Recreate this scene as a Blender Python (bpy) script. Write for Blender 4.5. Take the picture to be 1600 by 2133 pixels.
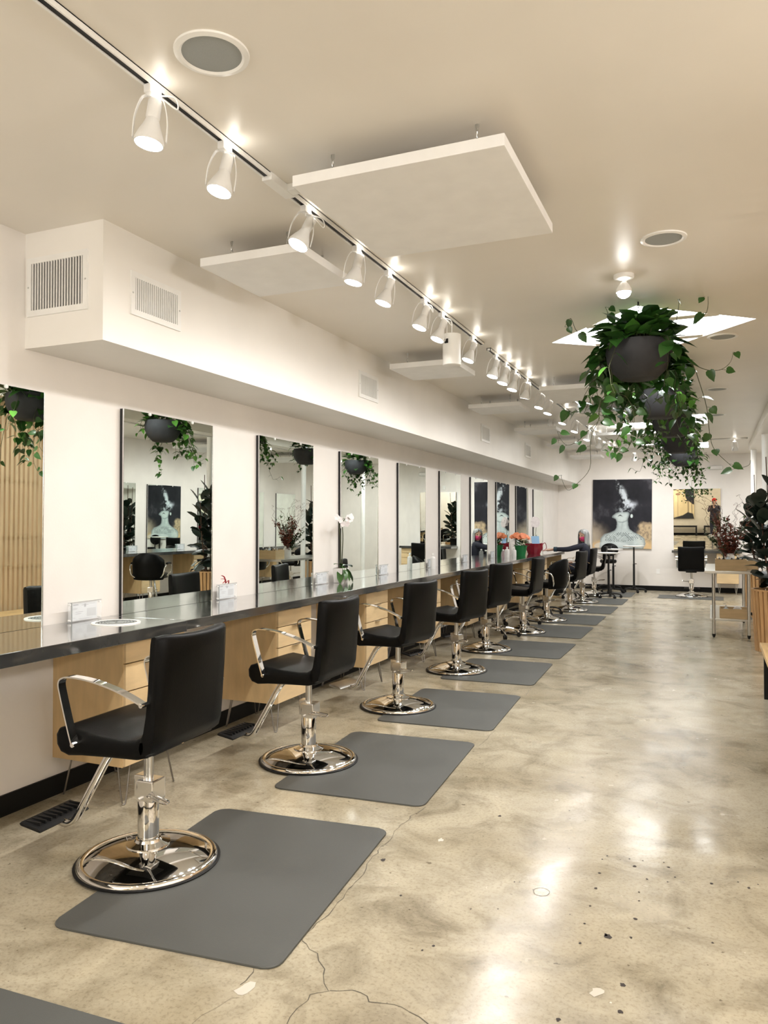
import bpy, bmesh, math, random
import numpy as np
from mathutils import Vector, Matrix
for o in list(bpy.data.objects): bpy.data.objects.remove(o)
S = bpy.context.scene
COL = S.collection
PI = math.pi
# ------------------------------------------------------------------ camera
F = 1602.0; H = 1.45
YAW = math.atan(683/F); PIT = math.atan(26/F)
cd = bpy.data.cameras.new('camera'); cd.sensor_fit = 'HORIZONTAL'; cd.sensor_width = 36; cd.lens = 36*F/1600; cd.clip_start = 0.02
cam = bpy.data.objects.new('camera', cd); COL.objects.link(cam)
cam.location = (0, 0, H); cam.rotation_euler = (PI/2+PIT, 0, YAW)
S.camera = cam
# ------------------------------------------------------------------ view / light levels
S.view_settings.view_transform = 'Standard'; S.view_settings.look = 'None'
S.view_settings.gamma = 1; S.view_settings.use_curve_mapping = False
S.view_settings.exposure = 0.93
HEAD_W = 13.4
SPILL_W = 0.17      # light leaking from the open back of each lamp
FILL_GLOBE_W = 46.0      # watt of each added, unseen globe that brightens the ceiling
RHEAD_W = 42.0
LENS_E = 30.0
SKY_E = 7.0
CEN_W = 30.0
COOL = (1.0, 0.975, 0.95)
WARM = (1.0, 0.95, 0.86)
w = bpy.data.worlds.new('world'); S.world = w; w.use_nodes = True
w.node_tree.nodes['Background'].inputs[0].default_value = (0.9, 0.92, 1, 1)
w.node_tree.nodes['Background'].inputs[1].default_value = 0.4

# ------------------------------------------------------------------ measuring helper (pixel of the photograph -> a point on a real plane)
_f = Vector((-math.sin(YAW)*math.cos(PIT), math.cos(YAW)*math.cos(PIT), math.sin(PIT)))
_r = Vector((math.cos(YAW), math.sin(YAW), 0)); _u = _r.cross(_f)
def P(px, py, x=None, y=None, z=None):
    d = _f + _r*(px-800)/F + _u*(1066.5-py)/F
    t = x/d.x if x is not None else (y/d.y if y is not None else (z-H)/d.z)
    return Vector((0, 0, H)) + d*t

# ------------------------------------------------------------------ materials
def mat(name, col, rough=0.5, metal=0.0, spec=0.5, noise=0.0, nscale=8.0, bump=0.0, bscale=60.0, emit=None, estr=0.0, coat=0.0, sheen=0.0, trans=0.0, alpha=1.0, stretch=None, sss=0.0, vcol=False, rnoise=0.0):
    m = bpy.data.materials.new(name); m.use_nodes = True
    nt = m.node_tree; b = nt.nodes['Principled BSDF']; L = nt.links
    b.inputs['Base Color'].default_value = (*col, 1); b.inputs['Roughness'].default_value = rough
    b.inputs['Metallic'].default_value = metal; b.inputs['Specular IOR Level'].default_value = spec
    if coat: b.inputs['Coat Weight'].default_value = coat; b.inputs['Coat Roughness'].default_value = 0.08
    if trans: b.inputs['Transmission Weight'].default_value = trans
    if alpha < 1: b.inputs['Alpha'].default_value = alpha
    if emit: b.inputs['Emission Color'].default_value = (*emit, 1); b.inputs['Emission Strength'].default_value = estr
    tc = nt.nodes.new('ShaderNodeTexCoord'); mp = nt.nodes.new('ShaderNodeMapping'); L.new(tc.outputs['Object'], mp.inputs[0])
    if stretch: mp.inputs['Scale'].default_value = stretch
    nz = nt.nodes.new('ShaderNodeTexNoise'); nz.inputs['Scale'].default_value = nscale; nz.inputs['Detail'].default_value = 5
    L.new(mp.outputs[0], nz.inputs['Vector'])
    if vcol:
        a = nt.nodes.new('ShaderNodeVertexColor'); a.layer_name = 'paint'; L.new(a.outputs['Color'], b.inputs['Base Color'])
    else:
        mx = nt.nodes.new('ShaderNodeMix'); mx.data_type = 'RGBA'
        k = max(noise, 0.03)
        mx.inputs[6].default_value = (*[c*(1-k) for c in col], 1); mx.inputs[7].default_value = (*[min(1, c*(1+k)) for c in col], 1)
        mr = nt.nodes.new('ShaderNodeMapRange'); mr.inputs[1].default_value = 0.3; mr.inputs[2].default_value = 0.7
        L.new(nz.outputs['Fac'], mr.inputs[0]); L.new(mr.outputs[0], mx.inputs[0]); L.new(mx.outputs[2], b.inputs['Base Color'])
    if rnoise:
        m2 = nt.nodes.new('ShaderNodeMapRange'); m2.inputs[1].default_value = 0.3; m2.inputs[2].default_value = 0.7
        m2.inputs[3].default_value = max(0, rough-rnoise); m2.inputs[4].default_value = rough+rnoise
        L.new(nz.outputs['Fac'], m2.inputs[0]); L.new(m2.outputs[0], b.inputs['Roughness'])
    if bump:
        n2 = nt.nodes.new('ShaderNodeTexNoise'); n2.inputs['Scale'].default_value = bscale; n2.inputs['Detail'].default_value = 3
        L.new(mp.outputs[0], n2.inputs['Vector'])
        bp = nt.nodes.new('ShaderNodeBump'); bp.inputs['Strength'].default_value = bump; bp.inputs['Distance'].default_value = 0.01
        L.new(n2.outputs['Fac'], bp.inputs['Height']); L.new(bp.outputs[0], b.inputs['Normal'])
    return m
M = {}
M['wall'] = mat('wall_paint', (0.82, 0.78, 0.735), 0.55, noise=0.02, nscale=3, bump=0.04, bscale=90)
M['ceil'] = mat('ceiling_paint', (0.83, 0.785, 0.71), 0.34, noise=0.02, nscale=1.2, bump=0.12, bscale=2.2)
M['soffit'] = mat('soffit_paint', (0.87, 0.84, 0.79), 0.5, noise=0.02, nscale=2, bump=0.04, bscale=30)
M['fwall'] = mat('entrance_wall_paint', (0.54, 0.485, 0.38), 0.6)
M['base'] = mat('black_baseboard', (0.004, 0.004, 0.004), 0.5, spec=.2)
M['white'] = mat('white_enamel', (0.86, 0.85, 0.82), 0.32)
M['lamp'] = mat('lamp_enamel', (0.80, 0.79, 0.77), 0.3)
M['panel'] = mat('acoustic_panel_white', (0.86, 0.85, 0.83), 0.75, bump=0.05, bscale=200)
M['chrome'] = mat('polished_chrome', (0.83, 0.82, 0.80), 0.045, metal=1.0)
M['steel'] = mat('brushed_steel', (0.62, 0.62, 0.60), 0.28, metal=1.0, bump=0.02, bscale=300)
M['hairpin'] = mat('dark_steel_rod', (0.28, 0.26, 0.24), 0.35, metal=1.0)
M['satin'] = mat('satin_chrome', (0.80, 0.79, 0.77), 0.20, metal=.92)
M['silver'] = mat('silver_trim', (0.75, 0.76, 0.77), 0.2, metal=1.0)
M['leather'] = mat('black_vinyl', (0.003, 0.003, 0.003), 0.40, spec=0.12, bump=0.05, bscale=160)
M['rubber'] = mat('black_rubber', (0.008, 0.008, 0.008), 0.5, spec=.3)
M['blackmetal'] = mat('black_metal', (0.006, 0.006, 0.006), 0.4, spec=.35)
M['matrub'] = mat('grey_floor_mat', (0.084, 0.087, 0.081), 0.5, noise=0.10, nscale=2.5, bump=0.10, bscale=260, rnoise=0.05)
M['maple'] = mat('maple_plywood', (0.74, 0.55, 0.31), 0.38, noise=0.10, nscale=3.0, stretch=(1, 1.2, 6))
M['maplev'] = mat('maple_panel', (0.70, 0.50, 0.26), 0.4, noise=0.10, nscale=3.5, stretch=(5, 1, 1))
M['plyedge'] = mat('plywood_edge', (0.50, 0.36, 0.20), 0.6, noise=0.35, nscale=90, stretch=(1, 1, 0.02))
M['oak'] = mat('warm_slat_wood', (0.56, 0.33, 0.15), 0.45, noise=0.22, nscale=5, stretch=(6, 6, 0.6))
M['pale'] = mat('pale_screen_wood', (0.62, 0.45, 0.27), 0.5, noise=0.12, nscale=4, stretch=(8, 8, 0.5))
M['bench'] = mat('bench_wood', (0.66, 0.45, 0.21), 0.35, noise=0.2, nscale=4, stretch=(9, 0.8, 1))
M['box'] = mat('kraft_box_wood', (0.55, 0.40, 0.22), 0.55, noise=0.10, nscale=6, stretch=(1, 1, 5))
M['gap'] = mat('drawer_gap', (0.02, 0.015, 0.01), 0.8)
M['dark'] = mat('inside_shade', (0.010, 0.008, 0.008), 0.8)  # shade behind louvres and mesh, put into a near-black colour
M['counter'] = mat('charcoal_stone', (0.045, 0.046, 0.045), 0.14, noise=0.35, nscale=5, rnoise=0.04, coat=1.0, spec=.8)
M['mirror'] = mat('mirror_glass', (0.86, 0.925, 0.885), 0.006, metal=1.0)
M['gmirror'] = mat('mirror_glass_amber', (0.82, 0.815, 0.75), 0.006, metal=1.0)
M['mframe'] = mat('mirror_side', (0.015, 0.015, 0.017), 0.2)
M['grille'] = mat('speaker_mesh', (0.33, 0.35, 0.345), 0.6, noise=0.05, nscale=400)
M['lens'] = mat('lamp_lens', (1, 1, 1), 0.3, emit=(1.0, 0.98, 0.95), estr=LENS_E)
M['globe'] = mat('fill_globe_glow', (1, 1, 1), 0.3, emit=(1.0, 0.97, 0.92), estr=9.0)  # glow of the added, unseen globes
M['sky'] = mat('skylight_pane', (1, 1, 1), 0.3, emit=(0.95, 0.98, 1.0), estr=SKY_E)
M['pot'] = mat('charcoal_planter', (0.040, 0.041, 0.045), 0.65, noise=0.08, nscale=20, spec=.25)
M['leaf'] = mat('pothos_leaf', (0.028, 0.095, 0.016), 0.32, noise=0.45, nscale=5, spec=0.5)
M['leaf2'] = mat('pothos_leaf_bright', (0.085, 0.24, 0.035), 0.32, noise=0.35, nscale=7)
M['vine'] = mat('vine_stem', (0.055, 0.065, 0.025), 0.6)
M['ficus'] = mat('rubber_plant_leaf', (0.014, 0.026, 0.018), 0.32, noise=0.3, nscale=9)
M['soil'] = mat('dark_soil', (0.03, 0.02, 0.015), 0.9)
M['bark'] = mat('brown_stem', (0.10, 0.05, 0.03), 0.7)
M['acrylic'] = mat('clear_acrylic', (0.93, 0.95, 0.96), 0.08, alpha=0.22)
M['paper'] = mat('licence_paper', (0.76, 0.79, 0.82), 0.6)
M['ink'] = mat('grey_ink', (0.38, 0.40, 0.42), 0.6)
M['inkp'] = mat('pale_grey_block', (0.60, 0.62, 0.64), 0.6)
M['red'] = mat('red_ribbon', (0.45, 0.02, 0.03), 0.4)
M['petal'] = mat('white_petal', (0.88, 0.82, 0.82), 0.45, noise=0.05)
M['orchid'] = mat('orchid_leaf', (0.045, 0.115, 0.025), 0.3, noise=0.2)
M['orange'] = mat('coral_petal', (0.90, 0.28, 0.13), 0.5, noise=0.2)
M['greenfoil'] = mat('green_foil', (0.02, 0.20, 0.06), 0.3)
M['redfoil'] = mat('crimson_foil', (0.30, 0.012, 0.03), 0.25)
M['blue'] = mat('light_blue_card', (0.30, 0.52, 0.78), 0.5)
M['skin'] = mat('skin', (0.62, 0.38, 0.27), 0.5)
M['greyhair'] = mat('grey_hair', (0.33, 0.34, 0.34), 0.5, noise=0.4, nscale=30, stretch=(1, 1, 0.1))
M['navy'] = mat('navy_cloth', (0.018, 0.020, 0.036), 0.8)
M['denim'] = mat('dark_teal_cuff', (0.03, 0.06, 0.085), 0.8)
M['pink'] = mat('pink_mask', (0.75, 0.06, 0.20), 0.7)
M['hatred'] = mat('red_knit', (0.70, 0.02, 0.015), 0.8)
M['paint'] = mat('canvas_paint', (1, 1, 1), 0.6, spec=.1, vcol=True)
M['crackm'] = mat('floor_crack_dark', (0.10, 0.085, 0.06), 0.7)
M['chipm'] = mat('floor_chip_light', (0.62, 0.58, 0.50), 0.7)
M['speckm'] = mat('floor_speck', (0.045, 0.035, 0.03), 0.7)
M['patchm'] = mat('floor_grey_patch', (0.36, 0.33, 0.29), 0.3)
M['berry'] = mat('dried_rust_foliage', (0.16, 0.035, 0.015), 0.6, noise=0.4, nscale=14)
M['olive'] = mat('olive_foliage', (0.055, 0.085, 0.03), 0.55, noise=0.4, nscale=12)
M['pwhite'] = mat('white_ceramic', (0.82, 0.80, 0.78), 0.3)
M['bag'] = mat('black_nylon', (0.008, 0.008, 0.009), 0.6)
M['bluep'] = mat('blue_plastic', (0.10, 0.35, 0.60), 0.4)
M['bulbglass'] = mat('translucent_bottle', (0.60, 0.68, 0.75), 0.2)

def floor_mat():
    m = bpy.data.materials.new('polished_concrete'); m.use_nodes = True; nt = m.node_tree; L = nt.links; b = nt.nodes['Principled BSDF']
    tc = nt.nodes.new('ShaderNodeTexCoord')
    def noise(sc, det, ro=0.55, dist=0.0, stretch=(1, 1, 1)):
        mp = nt.nodes.new('ShaderNodeMapping'); mp.inputs['Scale'].default_value = stretch; L.new(tc.outputs['Object'], mp.inputs[0])
        n = nt.nodes.new('ShaderNodeTexNoise'); n.inputs['Scale'].default_value = sc; n.inputs['Detail'].default_value = det
        n.inputs['Roughness'].default_value = ro; n.inputs['Distortion'].default_value = dist; L.new(mp.outputs[0], n.inputs['Vector']); return n.outputs['Fac']
    def ramp(src, stops):
        r = nt.nodes.new('ShaderNodeValToRGB'); e = r.color_ramp.elements
        e[0].position = stops[0][0]; e[0].color = (*stops[0][1], 1); e[1].position = stops[1][0]; e[1].color = (*stops[1][1], 1)
        for p, c in stops[2:]:
            q = e.new(p); q.color = (*c, 1)
        L.new(src, r.inputs[0]); return r.outputs[0]
    def mix(fac, a, c, mode='MIX'):
        x = nt.nodes.new('ShaderNodeMix'); x.data_type = 'RGBA'; x.blend_type = mode
        if isinstance(fac, float): x.inputs[0].default_value = fac
        else: L.new(fac, x.inputs[0])
        L.new(a, x.inputs[6]); L.new(c, x.inputs[7]); return x.outputs[2]
    big = ramp(noise(0.75, 6, 0.6, 0.6, (1, 1.4, 1)), [(0.30, (0.315, 0.265, 0.175)), (0.70, (0.57, 0.52, 0.405)), (0.50, (0.45, 0.40, 0.295))])
    mid = ramp(noise(3.4, 8, 0.66, 0.8), [(0.30, (0.54, 0.51, 0.46)), (0.72, (1.16, 1.15, 1.13)), (0.5, (0.95, 0.94, 0.92))])
    c = mix(1.0, big, mid, 'MULTIPLY')
    fine = ramp(noise(70, 4, 0.7), [(0.34, (0.66, 0.64, 0.61)), (0.50, (1.02, 1.02, 1.02))])
    c = mix(0.7, c, fine, 'MULTIPLY')
    sp = ramp(noise(28, 2, 0.5), [(0.24, (0.30, 0.27, 0.23)), (0.29, (1, 1, 1))])
    c = mix(0.8, c, sp, 'MULTIPLY')
    L.new(c, b.inputs['Base Color'])
    mr = nt.nodes.new('ShaderNodeMapRange'); mr.inputs[1].default_value = 0.3; mr.inputs[2].default_value = 0.7
    mr.inputs[3].default_value = 0.14; mr.inputs[4].default_value = 0.30; L.new(noise(2.2, 5), mr.inputs[0]); L.new(mr.outputs[0], b.inputs['Roughness'])
    b.inputs['Specular IOR Level'].default_value = 0.62
    bp = nt.nodes.new('ShaderNodeBump'); bp.inputs['Strength'].default_value = 0.10; bp.inputs['Distance'].default_value = 0.01
    L.new(noise(9, 4), bp.inputs['Height']); L.new(bp.outputs[0], b.inputs['Normal'])
    return m
M['floor'] = floor_mat()

# ------------------------------------------------------------------ mesh builder
def smooth_path(pts, n=6):
    pts = [Vector(p) for p in pts]
    if len(pts) < 3 or n < 2: return pts
    out = []
    for i in range(len(pts)-1):
        p0 = pts[max(i-1, 0)]; p1 = pts[i]; p2 = pts[i+1]; p3 = pts[min(i+2, len(pts)-1)]
        for k in range(n):
            t = k/n
            out.append(0.5*((2*p1)+(p2-p0)*t+(2*p0-5*p1+4*p2-p3)*t*t+(3*p1-p0-3*p2+p3)*t**3))
    out.append(pts[-1]); return out
class MB:
    def __init__(s): s.bm = bmesh.new(); s.mats = []; s.mi = 0
    def m(s, name):
        if name not in s.mats: s.mats.append(name)
        s.mi = s.mats.index(name); return s
    def _f(s, vs):
        try:
            f = s.bm.faces.new(vs); f.material_index = s.mi; f.smooth = True; return f
        except ValueError: return None
    def face(s, pts): s._f([s.bm.verts.new(p) for p in pts]); return s
    def box(s, x0, x1, y0, y1, z0, z1, bev=0.0, mtx=None):
        v = [s.bm.verts.new(p) for p in [(x0,y0,z0),(x1,y0,z0),(x1,y1,z0),(x0,y1,z0),(x0,y0,z1),(x1,y0,z1),(x1,y1,z1),(x0,y1,z1)]]
        fs = [s._f([v[i] for i in q]) for q in [(0,3,2,1),(4,5,6,7),(0,1,5,4),(1,2,6,5),(2,3,7,6),(3,0,4,7)]]
        if not bev:
            for f_ in fs: f_.smooth = False
        if bev:
            es = list({e for f in fs for e in f.edges})
            r = bmesh.ops.bevel(s.bm, geom=es, offset=bev, segments=2, profile=0.6, affect='EDGES')
            for f in r['faces']: f.material_index = s.mi; f.smooth = True
            v = list({x for f in r['faces'] for x in f.verts} | {x for x in v if x.is_valid})
            for f in {f for x in v for f in x.link_faces}:
                f.normal_update()
                if max(abs(c) for c in f.normal) > .9995: f.smooth = False
        if mtx: bmesh.ops.transform(s.bm, matrix=mtx, verts=[x for x in v if x.is_valid])
        return s
    def prism(s, prof, axis, a0, a1, bev=0.0, seg=3):
        # prof: list of 2D points in the plane across `axis`
        def p3(p, a):
            return {'x': (a, p[0], p[1]), 'y': (p[0], a, p[1]), 'z': (p[0], p[1], a)}[axis]
        A = [s.bm.verts.new(p3(p, a0)) for p in prof]; B = [s.bm.verts.new(p3(p, a1)) for p in prof]
        n = len(prof); fs = [s._f(A[::-1]), s._f(B)]
        for i in range(n): fs.append(s._f([A[i], A[(i+1) % n], B[(i+1) % n], B[i]]))
        if not bev: fs[0].smooth = False; fs[1].smooth = False
        if bev:
            es = list(set(fs[0].edges) | set(fs[1].edges))
            r = bmesh.ops.bevel(s.bm, geom=es, offset=bev, segments=seg, profile=0.5, affect='EDGES')
            for f in r['faces']: f.material_index = s.mi; f.smooth = True
            ai = 'xyz'.index(axis)
            for f in s.bm.faces:
                f.normal_update()
                if abs(f.normal[ai]) > .9995: f.smooth = False
        return s
    def loft(s, prof, h, r, y0=0.0):
        n = len(prof); A = sum(prof[i][0]*prof[(i+1) % n][1]-prof[(i+1) % n][0]*prof[i][1] for i in range(n)); sg_ = 1 if A > 0 else -1
        def inset(d):
            out = []
            for i in range(n):
                a = Vector(prof[i-1]); b = Vector(prof[i]); c = Vector(prof[(i+1) % n])
                e1 = (b-a).normalized(); e2 = (c-b).normalized(); n1_ = Vector((-e1.y, e1.x))*sg_; n2_ = Vector((-e2.y, e2.x))*sg_
                m_ = (n1_+n2_); m_ = m_.normalized() if m_.length > 1e-6 else n1_; out.append(b+m_*d/max(.5, m_.dot(n1_)))
            return out
        secs = [(-h, r), (-h+r*.13, r*.5), (-h+r*.5, r*.13), (-h+r, 0), (h-r, 0), (h-r*.5, r*.13), (h-r*.13, r*.5), (h, r)]
        rows = [[s.bm.verts.new((p.x, y0+y, p.y)) for p in inset(d)] for y, d in secs]
        for r0, r1 in zip(rows[:-1], rows[1:]):
            for i in range(n): s._f([r0[i], r0[(i+1) % n], r1[(i+1) % n], r1[i]])
        f1 = s._f(rows[0][::-1]); f2 = s._f(rows[-1]); bmesh.ops.triangulate(s.bm, faces=[f1, f2]); return s
    def tube(s, pts, r, n=8, sm=5, r1=None, cap=True):
        pts = smooth_path(pts, sm) if sm else [Vector(p) for p in pts]
        rings = []; prev = None; N = len(pts)
        for i, p in enumerate(pts):
            t = (pts[min(i+1, N-1)]-pts[max(i-1, 0)])
            if t.length < 1e-9: t = Vector((0, 0, 1))
            t.normalize()
            if prev is None:
                a = Vector((0, 0, 1)) if abs(t.z) < 0.9 else Vector((1, 0, 0)); prev = t.cross(a).normalized()
            else:
                q = prev - t*prev.dot(t)
                prev = q.normalized() if q.length > 1e-6 else prev
            b = t.cross(prev); rr = r if r1 is None else r+(r1-r)*i/(N-1)
            rings.append([s.bm.verts.new(p+(prev*math.cos(2*PI*k/n)+b*math.sin(2*PI*k/n))*rr) for k in range(n)])
        for i in range(N-1):
            for k in range(n): s._f([rings[i][k], rings[i][(k+1) % n], rings[i+1][(k+1) % n], rings[i+1][k]])
        if cap: s._f(rings[0][::-1]); s._f(rings[-1])
        return s
    def strip(s, pts, w_axis, w, th, sm=6):
        pts = smooth_path(pts, sm); wv = Vector(w_axis).normalized(); N = len(pts); rings = []
        for i, p in enumerate(pts):
            t = (pts[min(i+1, N-1)]-pts[max(i-1, 0)]).normalized(); nn = t.cross(wv).normalized()
            rings.append([s.bm.verts.new(p+wv*a*w/2+nn*b*th/2) for a, b in ((-1,-1),(1,-1),(1,1),(-1,1))])
        for i in range(N-1):
            for k in range(4): s._f([rings[i][k], rings[i][(k+1) % 4], rings[i+1][(k+1) % 4], rings[i+1][k]])
        s._f(rings[0][::-1]); s._f(rings[-1]); return s
    def lathe(s, prof, c=(0, 0, 0), n=32, mtx=None, sx=1.0, sy=1.0):
        rings = []; vs = []
        for r, z in prof:
            if r < 1e-6: v = s.bm.verts.new((c[0], c[1], c[2]+z)); rings.append([v]); vs.append(v)
            else:
                ring = [s.bm.verts.new((c[0]+r*sx*math.cos(2*PI*k/n), c[1]+r*sy*math.sin(2*PI*k/n), c[2]+z)) for k in range(n)]
                rings.append(ring); vs += ring
        for a, b in zip(rings[:-1], rings[1:]):
            if len(a) == 1 and len(b) == 1: continue
            for k in range(n):
                k2 = (k+1) % n
                if len(a) == 1: s._f([a[0], b[k2], b[k]])
                elif len(b) == 1: s._f([a[k], a[k2], b[0]])
                else: s._f([a[k], a[k2], b[k2], b[k]])
        if mtx: bmesh.ops.transform(s.bm, matrix=mtx, verts=vs)
        return s
    def ball(s, c, r, n=12, sc=(1, 1, 1)):
        prof = [(r*math.sin(PI*i/8), -r*math.cos(PI*i/8)) for i in range(9)]; prof[0] = (0, -r); prof[-1] = (0, r)
        mt = Matrix.Translation(c) @ Matrix.Diagonal((*sc, 1)); return s.lathe(prof, n=n, mtx=mt)
    def leaf(s, base, d, up, L, W, kind='heart', curl=0.15):
        d = Vector(d).normalized(); up = Vector(up); sd = d.cross(up)
        if sd.length < 1e-4: sd = d.cross(Vector((0.3, 0.9, 0.1)))
        sd.normalize(); nn = sd.cross(d).normalized(); base = Vector(base)
        if kind == 'heart': pr = [(-0.06, 0.42), (0.06, 0.85), (0.3, 1.0), (0.6, 0.72), (0.85, 0.25)]
        elif kind == 'oval': pr = [(0.05, 0.30), (0.22, 0.80), (0.5, 1.0), (0.78, 0.78), (0.93, 0.35)]
        else: pr = [(0.05, 0.3), (0.3, 0.9), (0.6, 1.0), (0.85, 0.5)]
        def mid(t): return base + d*L*t - nn*curl*L*t*t
        m0 = s.bm.verts.new(mid(0.0)); tip = s.bm.verts.new(mid(1.0)); ms = [m0]; A = []; B = []
        for t, wv in pr:
            tt = max(t, 0.0); c = mid(tt)+d*L*min(t, 0)
            A.append(s.bm.verts.new(c+sd*W/2*wv+nn*W*0.12*wv)); B.append(s.bm.verts.new(c-sd*W/2*wv+nn*W*0.12*wv))
            if t > 0: ms.append(s.bm.verts.new(mid(t)))
        k = len(pr); off = len(ms)-k
        cm = [ms[0]]*(k-(len(ms)-1)) + ms[1:]
        for i in range(k-1):
            for E in (A, B):
                vs = [cm[i], E[i], E[i+1], cm[i+1]]
                if cm[i] is cm[i+1]: vs = [cm[i], E[i], E[i+1]]
                s._f(vs if E is A else vs[::-1])
        s._f([cm[-1], A[-1], tip]); s._f([tip, B[-1], cm[-1]])
        if cm[0] is not m0: s._f([m0, A[0], cm[0]]); s._f([cm[0], B[0], m0])
        return s
    def build(s, name, m=None, parent=None, sharp=40, loc=None):
        me = bpy.data.meshes.new(name)
        bmesh.ops.recalc_face_normals(s.bm, faces=s.bm.faces) if not getattr(s, 'norecalc', False) else None
        s.bm.to_mesh(me); s.bm.free()
        if m is not None: me.materials.append(M[m])
        else:
            for k in s.mats: me.materials.append(M[k])
        sm_ = np.empty(len(me.polygons), bool); me.polygons.foreach_get('use_smooth', sm_)
        me.set_sharp_from_angle(angle=math.radians(sharp)); me.polygons.foreach_set('use_smooth', sm_)
        o = bpy.data.objects.new(name, me); COL.objects.link(o)
        if parent: o.parent = parent
        if loc: o.location = loc
        return o
def tag(o, label, cat, group=None, kind=None):
    o['label'] = label; o['category'] = cat
    if group: o['group'] = group
    if kind: o['kind'] = kind
    return o
def thing(name, label, cat, loc=(0, 0, 0), rz=0, group=None):
    o = bpy.data.objects.new(name, None); COL.objects.link(o); o.empty_display_size = 0.1
    o.location = loc; o.rotation_euler = (0, 0, rz); return tag(o, label, cat, group)
def struct(o): o['kind'] = 'structure'; return o
def copy_tree(o, parent=None):
    c = o.copy(); COL.objects.link(c); c.parent = parent
    for ch in list(o.children): copy_tree(ch, c)
    return c
def dup(o, label, loc, rz=0):
    c = copy_tree(o); c.location = loc; c.rotation_euler = (0, 0, rz); c['label'] = label; return c
def bx(name, m, *a, parent=None, bev=0.0): return MB().box(*a, bev=bev).build(name, m, parent)

# ================================================================== SETTING
WX = -3.255; RX = 3.1; CZ = 2.95; YF = 17.87; YN = -4.3
# floor with its cracks, chips and specks
f = MB().m('floor'); f.norecalc = True
f.face([(WX-.1, YN-.1, 0), (RX+.1, YN-.1, 0), (RX+.1, YF+.1, 0), (WX-.1, YF+.1, 0)])
rnd = random.Random(5)
def crack(pxs, wd):
    pts = [P(a, b, z=0) for a, b in pxs]; fine = []
    for a, b in zip(pts[:-1], pts[1:]):
        n = max(2, int((b-a).length/0.035))
        for k in range(n):
            q = a.lerp(b, k/n); fine.append(Vector((q.x+rnd.uniform(-.008, .008), q.y+rnd.uniform(-.008, .008), 0)))
    fine.append(pts[-1])
    f.m('crackm')
    for a, b in zip(fine[:-1], fine[1:]):
        d = (b-a); 
        if d.length < 1e-5: continue
        n = Vector((-d.y, d.x, 0)).normalized()*wd*rnd.uniform(.3, 1.0)/2; z = Vector((0, 0, 0.0006))
        f.face([a-n+z, b-n+z, b+n+z, a+n+z])
crack([(885,1682),(858,1700),(835,1718),(815,1745),(770,1792),(750,1830),(705,1880),(662,1925),(630,1957),(633,1968),(660,1987),(672,2020),(684,2064)], .004)
crack([(684,2064),(650,2072),(618,2100),(598,2133)], .003)
crack([(684,2064),(715,2062),(750,2066),(770,2084),(820,2092),(850,2106),(892,2133)], .004)
crack([(528,2016),(521,2036),(500,2052)], .004)
crack([(500,2075),(470,2085),(400,2133)], .002)
crack([(1050,1640),(1190,1650),(1260,1648),(1335,1646)], .002)
crack([(1128,1408),(1110,1430),(1092,1452)], .004)
crack([(1031,1521),(1010,1545),(998,1553)], .003)
crack([(1350,1275),(1380,1268),(1420,1270)], .004); crack([(835,1718),(900,1690),(960,1660)], .0015)
def blob(px, py, r, m, sy=1.0, irr=.35):
    c = P(px, py, z=0); f.m(m); n = 10
    f.face([(c.x+r*math.cos(2*PI*k/n)*(1+rnd.uniform(-irr, irr)), c.y+sy*r*math.sin(2*PI*k/n)*(1+rnd.uniform(-irr, irr)), 0.0009) for k in range(n)])
for sx, sy_, r in [(1064,293,6),(1048,304,5),(1138,303,5),(1155,327,9),(1268,331,7),(1038,350,7),(1290,364,5),(1197,371,6),(1026,401,8),(1411,385,7),(1537,400,7),(1170,414,5),(1170,443,5),(1008,460,5),(989,519,5),(1158,503,8),(1065,562,15),(973,584,6),(1143,565,6),(1415,583,5),(1115,723,10),(1108,813,9),(485,592,6),(448,608,5),(755,380,4),(938,142,5),(705,160,10),(318,306,13),(376,425,6),(900,838,8),(1060,556,8),(772,380,3),(1500,380,4),(1567,388,4),(700,470,3),(610,470,4),(1183,309,4),(1253,315,4),(940,488,3),(1265,380,4)]:
    blob(600+sx/1.6, 1600+sy_/1.6, r*0.00085, 'speckm', 1.3)
blob(1245, 2066, .022, 'chipm', 1.2); blob(1272, 2089, .004, 'chipm'); blob(512, 2060, .028, 'chipm', 1.3); blob(918, 1750, .014, 'chipm', 1.4)
blob(1134, 1748, .010, 'chipm', 1.5); blob(1505, 1697, .012, 'chipm', 1.6); blob(1160, 1667, .010, 'chipm', 1.5)
cc = P(1128, 1858, z=0)
for k in range(26):
    a = 2*PI*k/26; f.m('crackm'); r0 = .030*(1+rnd.uniform(-.05, .05))
    f.face([(cc.x+rr*math.cos(a+da), cc.y+1.1*rr*math.sin(a+da), .0008) for rr, da in ((r0, 0), (r0+.0025, 0), (r0+.0025, .2), (r0, .2))])
struct(f.build('floor'))
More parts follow.
